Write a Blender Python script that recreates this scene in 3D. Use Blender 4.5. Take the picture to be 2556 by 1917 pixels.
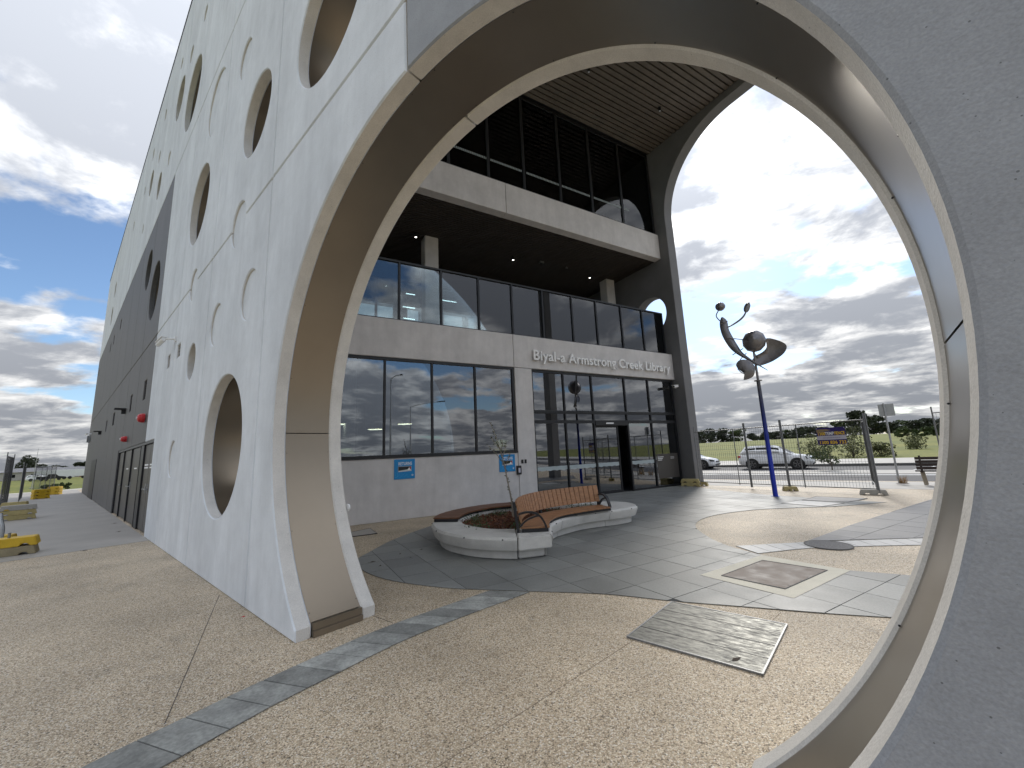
import bpy, bmesh, math, random
import numpy as np
from mathutils import Matrix, Vector
random.seed(7); rng = np.random.default_rng(7)
R = math.radians
for o in list(bpy.data.objects): bpy.data.objects.remove(o)
scn = bpy.context.scene
COL = scn.collection

# ------------------------------------------------------------------ camera
cam_d = bpy.data.cameras.new('camera'); cam = bpy.data.objects.new('camera', cam_d); COL.objects.link(cam)
cam_d.sensor_width = 36.0; cam_d.lens = 13.982; cam_d.clip_start = 0.05; cam_d.clip_end = 6000
pit, rol = R(9.8218), R(-2.5471)
fw = Vector((0, math.cos(pit), math.sin(pit))); u0 = Vector((0, -math.sin(pit), math.cos(pit))); r0 = Vector((1, 0, 0))
cr = r0*math.cos(rol)+u0*math.sin(rol); cu_ = -r0*math.sin(rol)+u0*math.cos(rol)
cm = Matrix.Identity(4)
for i in range(3): cm[i][0] = cr[i]; cm[i][1] = cu_[i]; cm[i][2] = -fw[i]
cm[2][3] = 1.6
cam.matrix_world = cm
scn.camera = cam

# ------------------------------------------------------------------ sun, sky, exposure
SUN_EL, SUN_AZ = 35.0, 28.0            # azimuth from +Y towards +X
SUN = Vector((math.sin(R(SUN_AZ))*math.cos(R(SUN_EL)), math.cos(R(SUN_AZ))*math.cos(R(SUN_EL)), math.sin(R(SUN_EL))))
sl = bpy.data.lights.new('sun', 'SUN'); sl.energy = 0.65; sl.angle = R(11); sl.color = (1, .95, .87)
so = bpy.data.objects.new('sun', sl); COL.objects.link(so); so.rotation_euler = SUN.to_track_quat('Z', 'Y').to_euler()
so.location = (20, 30, 40)

w = bpy.data.worlds.new('World'); scn.world = w; w.use_nodes = True
nt = w.node_tree; nt.nodes.clear(); N = nt.nodes.new; L = nt.links.new
def val(x, *ins):
    n = N('ShaderNodeMath'); n.operation = x
    for i, k in enumerate(ins):
        if isinstance(k, (int, float)): n.inputs[i].default_value = k
        else: L(k, n.inputs[i])
    return n.outputs[0]
sky = N('ShaderNodeTexSky'); sky.sky_type = 'NISHITA'; sky.sun_disc = False
sky.sun_elevation = R(SUN_EL); sky.sun_rotation = R(SUN_AZ); sky.altitude = 30; sky.air_density = 1.0; sky.dust_density = .3; sky.ozone_density = 3.5
tc = N('ShaderNodeTexCoord'); nrm = N('ShaderNodeVectorMath'); nrm.operation = 'NORMALIZE'; L(tc.outputs['Generated'], nrm.inputs[0])
sx = N('ShaderNodeSeparateXYZ'); L(nrm.outputs[0], sx.inputs[0])
zz = val('ADD', val('MAXIMUM', sx.outputs[2], 0.0), .16)
cx = N('ShaderNodeCombineXYZ'); L(val('DIVIDE', sx.outputs[0], zz), cx.inputs[0]); L(val('DIVIDE', sx.outputs[1], zz), cx.inputs[1]); cx.inputs[2].default_value = 3.7
mp = N('ShaderNodeMapping'); mp.inputs['Rotation'].default_value = (0, 0, R(35)); mp.inputs['Scale'].default_value = (.92, 1.05, 1); mp.inputs['Location'].default_value = (10.4, 3.6, 0)
L(cx.outputs[0], mp.inputs[0])
def noise(vec, sc, det, rough, dist):
    n = N('ShaderNodeTexNoise'); L(vec, n.inputs['Vector']); n.inputs['Scale'].default_value = sc; n.inputs['Detail'].default_value = det
    n.inputs['Roughness'].default_value = rough; n.inputs['Distortion'].default_value = dist; return n.outputs[0]
n1 = noise(mp.outputs[0], 1.0, 10, .55, .12)
n2 = noise(mp.outputs[0], 3.1, 10, .60, .25)
def mrange(v, a, b, c, d, smooth=True):
    n = N('ShaderNodeMapRange'); n.interpolation_type = 'SMOOTHSTEP' if smooth else 'LINEAR'; L(v, n.inputs[0])
    for i, k in enumerate((a, b, c, d)): n.inputs[i+1].default_value = k
    return n.outputs[0]
low = val('POWER', val('SUBTRACT', 1.0, val('MAXIMUM', sx.outputs[2], 0.0)), 5.0)
cover = mrange(val('ADD', n1, val('MULTIPLY', low, .10)), .435, .495, 0, 1)    # cloud cover, denser towards the horizon
thick = val('ADD', val('MULTIPLY', n1, .42), val('MULTIPLY', n2, .58))
shade = mrange(thick, .38, .56, 0, 1)                     # thick cloud undersides are grey
dt = N('ShaderNodeVectorMath'); dt.operation = 'DOT_PRODUCT'; L(nrm.outputs[0], dt.inputs[0]); dt.inputs[1].default_value = SUN
dpos = val('MAXIMUM', dt.outputs['Value'], 0.0)
glow = val('ADD', val('MULTIPLY', val('POWER', dpos, 120.0), 1.6), val('MULTIPLY', val('POWER', dpos, 8.0), .05))   # forward scattering round the veiled sun
cc = N('ShaderNodeMixRGB'); L(shade, cc.inputs[0]); cc.inputs[1].default_value = (1.0, .995, .98, 1); cc.inputs[2].default_value = (.33, .35, .39, 1)
thin = val('ADD', 1.0, val('MULTIPLY', glow, val('SUBTRACT', 1.1, val('MULTIPLY', shade, 1.0))))
bgc = N('ShaderNodeBackground'); L(cc.outputs[0], bgc.inputs[0]); zen = val('ADD', .38, val('MULTIPLY', val('MAXIMUM', sx.outputs[2], 0.0), 1.15))        # overcast sky: brighter overhead
L(val('MULTIPLY', val('MULTIPLY', thin, zen), .62), bgc.inputs[1])
bgs = N('ShaderNodeBackground'); L(sky.outputs[0], bgs.inputs[0]); bgs.inputs[1].default_value = .05
mix = N('ShaderNodeMixShader'); L(cover, mix.inputs[0]); L(bgs.outputs[0], mix.inputs[1]); L(bgc.outputs[0], mix.inputs[2])
wo = N('ShaderNodeOutputWorld'); L(mix.outputs[0], wo.inputs[0])
vs = scn.view_settings; vs.view_transform = 'Standard'; vs.look = 'None'; vs.exposure = 1.75; vs.gamma = 1; vs.use_curve_mapping = False

# ------------------------------------------------------------------ materials
MATS = {}
def mat(name, col, rough=.6, metal=0.0, var=.12, vscale=2.0, fine=0.0, fscale=120.0, bump=0.0, bscale=80.0, stretch=(1, 1, 1), col2=None, spec=.5, pits=0.0, rvar=0.0, streak=0.0):
    m = bpy.data.materials.new(name); m.use_nodes = True; t = m.node_tree; b = t.nodes['Principled BSDF']; nn = t.nodes.new; ll = t.links.new
    b.inputs['Roughness'].default_value = rough; b.inputs['Metallic'].default_value = metal; b.inputs['Specular IOR Level'].default_value = spec
    geo = nn('ShaderNodeNewGeometry'); mpp = nn('ShaderNodeMapping'); mpp.inputs['Scale'].default_value = stretch; ll(geo.outputs['Position'], mpp.inputs[0])
    n = nn('ShaderNodeTexNoise'); n.inputs['Scale'].default_value = vscale; n.inputs['Detail'].default_value = 8; n.inputs['Roughness'].default_value = .62; ll(mpp.outputs[0], n.inputs['Vector'])
    rp = nn('ShaderNodeValToRGB'); rp.color_ramp.elements[0].position = .3; rp.color_ramp.elements[1].position = .7
    c2 = col2 if col2 else tuple(c*(1+var) for c in col); c1 = tuple(c*(1-var) for c in col) if not col2 else col
    rp.color_ramp.elements[0].color = (*c1, 1); rp.color_ramp.elements[1].color = (*c2, 1); ll(n.outputs[0], rp.inputs[0])
    out = rp.outputs[0]
    if fine:
        f = nn('ShaderNodeTexNoise'); f.inputs['Scale'].default_value = fscale; f.inputs['Detail'].default_value = 3; ll(geo.outputs['Position'], f.inputs['Vector'])
        mr = nn('ShaderNodeMapRange'); mr.inputs[1].default_value = .3; mr.inputs[2].default_value = .7; mr.inputs[3].default_value = 1-fine; mr.inputs[4].default_value = 1+fine; ll(f.outputs[0], mr.inputs[0])
        mm = nn('ShaderNodeVectorMath'); mm.operation = 'SCALE'; ll(out, mm.inputs[0]); ll(mr.outputs[0], mm.inputs['Scale']); out = mm.outputs[0]
    if streak:
        sm = nn('ShaderNodeMapping'); sm.inputs['Scale'].default_value = (3.2, 3.2, .35); ll(geo.outputs['Position'], sm.inputs[0])
        for src_, sc_ in ((sm.outputs[0], 1.3), (geo.outputs['Position'], 3.4)):
            f = nn('ShaderNodeTexNoise'); f.inputs['Scale'].default_value = sc_; f.inputs['Detail'].default_value = 9; f.inputs['Roughness'].default_value = .68; ll(src_, f.inputs['Vector'])
            mr = nn('ShaderNodeMapRange'); mr.inputs[1].default_value = .3; mr.inputs[2].default_value = .7; mr.inputs[3].default_value = 1-streak; mr.inputs[4].default_value = 1+streak*.7; ll(f.outputs[0], mr.inputs[0])
            mm = nn('ShaderNodeVectorMath'); mm.operation = 'SCALE'; ll(out, mm.inputs[0]); ll(mr.outputs[0], mm.inputs['Scale']); out = mm.outputs[0]
    if pits:
        v = nn('ShaderNodeTexVoronoi'); v.inputs['Scale'].default_value = 26; ll(geo.outputs['Position'], v.inputs['Vector'])
        sp = nn('ShaderNodeSeparateXYZ'); ll(v.outputs['Color'], sp.inputs[0])
        th = nn('ShaderNodeMath'); th.operation = 'MULTIPLY'; ll(sp.outputs[0], th.inputs[0]); th.inputs[1].default_value = .13
        lt = nn('ShaderNodeMath'); lt.operation = 'LESS_THAN'; ll(v.outputs['Distance'], lt.inputs[0]); ll(th.outputs[0], lt.inputs[1])
        gt = nn('ShaderNodeMath'); gt.operation = 'GREATER_THAN'; ll(sp.outputs[1], gt.inputs[0]); gt.inputs[1].default_value = .72
        fa = nn('ShaderNodeMath'); fa.operation = 'MULTIPLY'; ll(lt.outputs[0], fa.inputs[0]); ll(gt.outputs[0], fa.inputs[1])
        fb = nn('ShaderNodeMath'); fb.operation = 'MULTIPLY'; ll(fa.outputs[0], fb.inputs[0]); fb.inputs[1].default_value = pits
        mx = nn('ShaderNodeMixRGB'); ll(fb.outputs[0], mx.inputs[0]); ll(out, mx.inputs[1]); mx.inputs[2].default_value = (*(c*.3 for c in col), 1); out = mx.outputs[0]
    ll(out, b.inputs['Base Color'])
    if rvar:
        mr = nn('ShaderNodeMapRange'); mr.inputs[3].default_value = max(.02, rough-rvar); mr.inputs[4].default_value = min(1, rough+rvar); mr.inputs[1].default_value = .3; mr.inputs[2].default_value = .7
        ll(n.outputs[0], mr.inputs[0]); ll(mr.outputs[0], b.inputs['Roughness'])
    if bump:
        bn = nn('ShaderNodeTexNoise'); bn.inputs['Scale'].default_value = bscale; bn.inputs['Detail'].default_value = 4; ll(geo.outputs['Position'], bn.inputs['Vector'])
        bp = nn('ShaderNodeBump'); bp.inputs['Strength'].default_value = bump; bp.inputs['Distance'].default_value = .01; ll(bn.outputs[0], bp.inputs['Height']); ll(bp.outputs[0], b.inputs['Normal'])
    MATS[name] = m; return m
mat('white_concrete', (.68, .71, .74), .62, var=.13, vscale=.9, stretch=(1, 1, .45), fine=.05, fscale=160, bump=.18, bscale=60, pits=.4, streak=.07)
mat('shade_grey_panel', (.30, .312, .332), .7, var=.09, vscale=3.0, fine=.10, fscale=120, bump=.3, bscale=90, pits=.8, streak=.06)  # same white wall nearest the camera, its shade put into a flat grey
mat('dark_paint', (.108, .104, .102), .55, streak=.10, var=.08, vscale=1.2, stretch=(1, 1, .3), fine=.05, bump=.1)
mat('edge_concrete', (.64, .615, .57), .75, var=.12, vscale=3, fine=.10, fscale=130, bump=.3, bscale=70, pits=.5)
mat('shade_wall', (.17, .168, .17), .7, var=.1, vscale=1.2, fine=.06, bump=.12)  # far arch wall: its shade is put into the base colour
mat('facade_concrete', (.62, .595, .578), .7, var=.09, vscale=1.1, fine=.06, fscale=140, bump=.15, pits=.3, streak=.08)
mat('planter_concrete', (.56, .545, .51), .7, var=.12, vscale=4, fine=.08, bump=.25, bscale=90, pits=.5)
mat('champagne_metal', (.275, .235, .185), .32, metal=.85, var=.06, vscale=1.2, rvar=.03)
mat('dark_metal', (.022, .023, .026), .4, metal=.3, var=.1)
mat('black', (.012, .012, .013), .5, var=.1)
mat('joint', (.11, .105, .10), .9)
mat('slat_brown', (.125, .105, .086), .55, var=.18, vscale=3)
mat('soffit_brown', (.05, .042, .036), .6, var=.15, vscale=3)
mat('interior_dark', (.10, .10, .105), .8)
mat('interior_light', (.45, .45, .45), .8)
mat('carpet', (.06, .06, .065), .9)
mat('bluestone', (.205, .208, .195), .52, var=.16, vscale=1.6, fine=.10, fscale=60, bump=.12, bscale=60, rvar=.10)
mat('bluestone_dark', (.14, .14, .143), .55, var=.16, vscale=1.6, fine=.10, fscale=60, bump=.12, bscale=60, rvar=.08)
mat('bluestone_band', (.27, .272, .25), .65, var=.32, vscale=5, fine=.2, fscale=50, bump=.2)
mat('light_stone', (.47, .465, .45), .55, var=.12, vscale=4, fine=.08, bump=.1)
mat('grout', (.06, .06, .058), .9)
mat('pale_concrete', (.62, .585, .48), .75, var=.10, vscale=1.5, fine=.08, bump=.15)
mat('path_concrete', (.44, .42, .385), .75, var=.08, vscale=.8, fine=.06, bump=.1)
mat('grey_slab', (.37, .345, .31), .65, var=.12, vscale=.7, fine=.08, bump=.1)
mat('asphalt', (.085, .083, .085), .8, var=.14, vscale=.8, fine=.15, bump=.2)
mat('line_paint', (.75, .75, .73), .6, var=.06)
mat('kerb', (.12, .118, .112), .8)
mat('pebble_cover', (.10, .098, .10), .7, var=.3, vscale=30, fine=.4, fscale=60, bump=.6, bscale=50)
mat('rust_steel', (.16, .125, .10), .65, metal=.0, var=.35, vscale=4, fine=.15, bump=.2, rvar=.15)
mat('galv', (.42, .43, .44), .42, metal=.8, var=.10, vscale=8)
mat('fence_wire', (.10, .103, .106), .5, metal=.6, var=.1)
mat('fence_post', (.25, .255, .26), .5, metal=.7, var=.15, vscale=6)
mat('teak', (.33, .165, .078), .5, var=.28, vscale=3, stretch=(3, 3, 12), fine=.1, fscale=80)
mat('teak_dark', (.17, .075, .035), .5, var=.25, vscale=3, stretch=(3, 3, 12))
mat('mulch', (.09, .03, .017), .9, var=.5, vscale=25, fine=.4, fscale=40, bump=1.0, bscale=30)
mat('bark_chip', (.15, .06, .03), .85, var=.5, vscale=20)
mat('sculpt_steel', (.23, .22, .225), .38, metal=.75, var=.25, vscale=5, fine=.08, rvar=.12)
mat('yellow_block', (.62, .40, .02), .55, var=.12, vscale=6, fine=.08)
mat('old_block', (.30, .25, .15), .75, var=.2, vscale=6, fine=.15, bump=.2)
mat('faded_block', (.46, .38, .17), .7, var=.18, vscale=6, fine=.1)
mat('concrete_foot', (.42, .40, .36), .8, var=.12, vscale=6, fine=.1)
mat('white_plastic', (.78, .78, .77), .4, var=.03)
mat('letter_metal', (.86, .855, .84), .45, metal=.0, var=.04)
mat('sign_blue', (.0, .235, .56), .35, var=.03)
mat('sign_blue_light', (.06, .40, .72), .35, var=.03)
mat('sign_white', (.85, .85, .85), .4, var=.02)
mat('sign_navy', (.035, .022, .15), .4, var=.05)
mat('sign_yellow', (.85, .55, .03), .4, var=.03)
mat('sign_gold', (.30, .22, .12), .4, var=.05)
mat('sign_pale', (.55, .53, .60), .4, var=.03)
mat('red_paint', (.50, .015, .02), .3, var=.05)
mat('car_white', (.84, .845, .85), .22, var=.01, spec=.6)
mat('car_glass', (.010, .012, .014), .2, var=.05, spec=.12)
mat('rubber', (.018, .018, .018), .8, var=.1)
mat('rim', (.20, .20, .21), .35, metal=.8, var=.1)
mat('lamp_clear', (.6, .62, .65), .1, var=.05)
mat('bench_brown', (.035, .022, .018), .55, var=.2, vscale=6)
mat('bench_leg', (.34, .28, .20), .7, var=.1)
mat('door_metal', (.085, .078, .072), .42, metal=.3, var=.10, vscale=1.5)
mat('grass', (.085, .112, .012), .9, var=.3, vscale=.09, stretch=(1, 1, 1), col2=(.21, .20, .03), fine=.25, fscale=3, bump=.6, bscale=8)
mat('leaf_dark', (.030, .040, .018), .7, var=.45, vscale=.4)
mat('leaf_mid', (.055, .080, .022), .65, var=.4, vscale=.5)
mat('leaf_olive', (.085, .095, .030), .65, var=.4, vscale=1.2)
mat('leaf_dry', (.36, .22, .09), .8, var=.3, vscale=6)
mat('leaf_sapling', (.10, .115, .065), .6, var=.35, vscale=20)
mat('leaf_cover', (.055, .10, .035), .6, var=.35, vscale=20)
mat('bark', (.09, .07, .055), .9, var=.25, vscale=8)
mat('bark_pale', (.28, .24, .19), .9, var=.2, vscale=20)
mat('house_wall', (.40, .38, .36), .8); mat('house_brick', (.30, .14, .08), .8); mat('house_roof', (.16, .16, .17), .6)
mat('truck_white', (.72, .73, .74), .4, var=.03)
mat('bollard_black', (.02, .019, .018), .7)
def emis(name, col, s):
    m = bpy.data.materials.new(name); m.use_nodes = True; b = m.node_tree.nodes['Principled BSDF']
    b.inputs['Base Color'].default_value = (*col, 1); b.inputs['Emission Color'].default_value = (*col, 1); b.inputs['Emission Strength'].default_value = s; MATS[name] = m
emis('lamp_warm', (1, .82, .55), 2.2); emis('lamp_cool', (1, .97, .92), 1.6); emis('exit_green', (.05, .6, .3), .5); emis('spot_glow', (1, .95, .85), 3.0)
def glass(name, tint, ior, rough=0.0):
    m = bpy.data.materials.new(name); m.use_nodes = True; t = m.node_tree; t.nodes.clear(); nn = t.nodes.new; ll = t.links.new
    fr = nn('ShaderNodeFresnel'); fr.inputs[0].default_value = ior; tr = nn('ShaderNodeBsdfTransparent'); tr.inputs[0].default_value = (*tint, 1)
    gl = nn('ShaderNodeBsdfGlossy'); gl.inputs['Roughness'].default_value = rough; gl.inputs[0].default_value = (.92, .95, 1, 1)
    mx = nn('ShaderNodeMixShader'); ll(fr.outputs[0], mx.inputs[0]); ll(tr.outputs[0], mx.inputs[1]); ll(gl.outputs[0], mx.inputs[2])
    ou = nn('ShaderNodeOutputMaterial'); ll(mx.outputs[0], ou.inputs[0]); MATS[name] = m
glass('glass_window', (.42, .50, .54), 2.7); glass('glass_clear', (.66, .74, .76), 1.9); glass('glass_dark', (.60, .74, .72), 1.5); glass('glass_spandrel', (.02, .025, .06), 2.2)
# exposed aggregate
def aggregate():
    m = bpy.data.materials.new('aggregate'); m.use_nodes = True; t = m.node_tree; b = t.nodes['Principled BSDF']; nn = t.nodes.new; ll = t.links.new
    g = nn('ShaderNodeNewGeometry')
    v = nn('ShaderNodeTexVoronoi'); v.inputs['Scale'].default_value = 125; v.inputs['Randomness'].default_value = 1; ll(g.outputs['Position'], v.inputs['Vector'])
    sp = nn('ShaderNodeSeparateXYZ'); ll(v.outputs['Color'], sp.inputs[0])
    rp = nn('ShaderNodeValToRGB'); cr_ = rp.color_ramp
    cols = [(0, (.11, .08, .05)), (.14, (.41, .31, .195)), (.42, (.59, .465, .315)), (.68, (.70, .57, .40)), (.9, (.84, .73, .56)), (1, (.84, .79, .70))]
    cr_.elements[0].position = 0; cr_.elements[0].color = (*cols[0][1], 1); cr_.elements[1].position = 1; cr_.elements[1].color = (*cols[-1][1], 1)
    for p, c in cols[1:-1]: e_ = cr_.elements.new(p); e_.color = (*c, 1)
    ll(sp.outputs[0], rp.inputs[0])
    ed = nn('ShaderNodeMapRange'); ed.inputs[1].default_value = .30; ed.inputs[2].default_value = .62; ed.inputs[3].default_value = 1; ed.inputs[4].default_value = .68; ll(v.outputs['Distance'], ed.inputs[0])
    # low-frequency wear
    n = nn('ShaderNodeTexNoise'); n.inputs['Scale'].default_value = .9; n.inputs['Detail'].default_value = 8; ll(g.outputs['Position'], n.inputs['Vector'])
    nr = nn('ShaderNodeMapRange'); nr.inputs[1].default_value = .3; nr.inputs[2].default_value = .7; nr.inputs[3].default_value = .80; nr.inputs[4].default_value = 1.15; ll(n.outputs[0], nr.inputs[0])
    mu = nn('ShaderNodeMath'); mu.operation = 'MULTIPLY'; ll(ed.outputs[0], mu.inputs[0]); ll(nr.outputs[0], mu.inputs[1])
    sn = nn('ShaderNodeTexNoise'); sn.inputs['Scale'].default_value = 1.9; sn.inputs['Detail'].default_value = 6; sn.inputs['Roughness'].default_value = .7; sn.inputs['Distortion'].default_value = .6; ll(g.outputs['Position'], sn.inputs['Vector'])
    sr = nn('ShaderNodeMapRange'); sr.inputs[1].default_value = .57; sr.inputs[2].default_value = .70; sr.inputs[3].default_value = 1.0; sr.inputs[4].default_value = .74; ll(sn.outputs[0], sr.inputs[0])      # old stains
    mu2 = nn('ShaderNodeMath'); mu2.operation = 'MULTIPLY'; ll(mu.outputs[0], mu2.inputs[0]); ll(sr.outputs[0], mu2.inputs[1]); mu = mu2
    s = nn('ShaderNodeVectorMath'); s.operation = 'SCALE'; ll(rp.outputs[0], s.inputs[0]); ll(mu.outputs[0], s.inputs['Scale']); ll(s.outputs[0], b.inputs['Base Color'])
    b.inputs['Roughness'].default_value = .6
    inv = nn('ShaderNodeMath'); inv.operation = 'SUBTRACT'; inv.inputs[0].default_value = 1; ll(v.outputs['Distance'], inv.inputs[1])
    bp = nn('ShaderNodeBump'); bp.inputs['Strength'].default_value = .55; bp.inputs['Distance'].default_value = .006; ll(inv.outputs[0], bp.inputs['Height']); ll(bp.outputs[0], b.inputs['Normal'])
    MATS['aggregate'] = m
aggregate()
for n_ in MATS['shade_grey_panel'].node_tree.nodes:      # open pores of the shade-grey panel
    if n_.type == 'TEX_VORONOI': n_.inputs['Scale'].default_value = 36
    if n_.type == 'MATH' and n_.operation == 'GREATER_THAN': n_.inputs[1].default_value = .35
def tread_plate():
    m = bpy.data.materials.new('tread_steel'); m.use_nodes = True; t = m.node_tree; b = t.nodes['Principled BSDF']; nn = t.nodes.new; ll = t.links.new
    g = nn('ShaderNodeNewGeometry'); mp_ = nn('ShaderNodeMapping'); mp_.inputs['Rotation'].default_value = (0, 0, R(38)); ll(g.outputs['Position'], mp_.inputs[0])
    wv = nn('ShaderNodeTexWave'); wv.bands_direction = 'Y'; wv.inputs['Scale'].default_value = 18; wv.inputs['Distortion'].default_value = .3; ll(mp_.outputs[0], wv.inputs['Vector'])
    st = nn('ShaderNodeMapping'); st.inputs['Scale'].default_value = (1, 3.2, 1); ll(mp_.outputs[0], st.inputs[0]); n = nn('ShaderNodeTexNoise'); n.inputs['Scale'].default_value = 9; n.inputs['Detail'].default_value = 10; n.inputs['Roughness'].default_value = .78; ll(st.outputs[0], n.inputs['Vector'])
    mr = nn('ShaderNodeMapRange'); mr.inputs[1].default_value = .38; mr.inputs[2].default_value = .62; mr.inputs[3].default_value = .38; mr.inputs[4].default_value = .7; ll(n.outputs[0], mr.inputs[0]); ll(mr.outputs[0], b.inputs['Roughness'])
    rp = nn('ShaderNodeValToRGB'); rp.color_ramp.elements[0].color = (.25, .25, .225, 1); rp.color_ramp.elements[1].color = (.12, .118, .11, 1); rp.color_ramp.elements[0].position = .4; rp.color_ramp.elements[1].position = .62
    ll(n.outputs[0], rp.inputs[0]); ll(rp.outputs[0], b.inputs['Base Color']); b.inputs['Metallic'].default_value = .6
    bp = nn('ShaderNodeBump'); bp.inputs['Strength'].default_value = .35; bp.inputs['Distance'].default_value = .004; ll(wv.outputs[0], bp.inputs['Height']); ll(bp.outputs[0], b.inputs['Normal'])
    MATS['tread_steel'] = m
tread_plate()
def pole_paint():       # blue paint fading into bare steel near the top
    m = bpy.data.materials.new('pole_paint'); m.use_nodes = True; t = m.node_tree; b = t.nodes['Principled BSDF']; nn = t.nodes.new; ll = t.links.new
    g = nn('ShaderNodeNewGeometry'); s = nn('ShaderNodeSeparateXYZ'); ll(g.outputs['Position'], s.inputs[0])
    rp = nn('ShaderNodeValToRGB'); mr = nn('ShaderNodeMapRange'); mr.inputs[1].default_value = 0; mr.inputs[2].default_value = 3.5; ll(s.outputs[2], mr.inputs[0]); ll(mr.outputs[0], rp.inputs[0])
    e_ = rp.color_ramp.elements; e_[0].position = .35; e_[0].color = (.006, .03, .42, 1); e_[1].position = .95; e_[1].color = (.09, .09, .10, 1)
    x = e_.new(.72); x.color = (.008, .018, .12, 1); ll(rp.outputs[0], b.inputs['Base Color']); b.inputs['Roughness'].default_value = .32; MATS['pole_paint'] = m
pole_paint()

mat('faint_cut', (.20, .155, .11), .9)
# ------------------------------------------------------------------ helpers
def link(o, parent=None, label=None, cat=None, group=None, kind=None):
    if o.name not in COL.objects: COL.objects.link(o)
    if parent is not None: o.parent = parent
    if label: o['label'] = label
    if cat: o['category'] = cat
    if group: o['group'] = group
    if kind: o['kind'] = kind
    return o
def empty(name, loc, label, cat, group=None, rz=0.0):
    o = bpy.data.objects.new(name, None); o.empty_display_size = .2; o.location = loc; o.rotation_euler = (0, 0, rz)
    return link(o, None, label, cat, group)
def frame(ox, oy, ax, ay, oz=0.0):
    """columns: x along (ax, ay), y up, z = x cross up (out of the wall towards the viewer)"""
    X = Vector((ax, ay, 0)).normalized(); Y = Vector((0, 0, 1)); Z = X.cross(Y); m = Matrix.Identity(4)
    for i in range(3): m[i][0] = X[i]; m[i][1] = Y[i]; m[i][2] = Z[i]
    m[0][3] = ox; m[1][3] = oy; m[2][3] = oz; return m
av = (math.cos(R(-41.1842)), math.sin(R(-41.1842))); nv = (-av[1], av[0])
ev = (math.cos(R(30.3)), math.sin(R(30.3))); env = (-ev[1], ev[0])
DA, DE = 1.5782, 10.92
FA = frame(nv[0]*DA, nv[1]*DA, *av); FE = frame(env[0]*DE, env[1]*DE, *ev)
def PE(s, z, d=0): return FE @ Vector((s, z, -d))
def PA(s, z, d=0): return FA @ Vector((s, z, -d))
CS = 14.42
pc = PE(CS, 0); FC = frame(pc.x, pc.y, -env[0], -env[1])
def PC(c, z, d=0): return FC @ Vector((c, z, -d))
I4 = Matrix.Identity(4)
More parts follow.
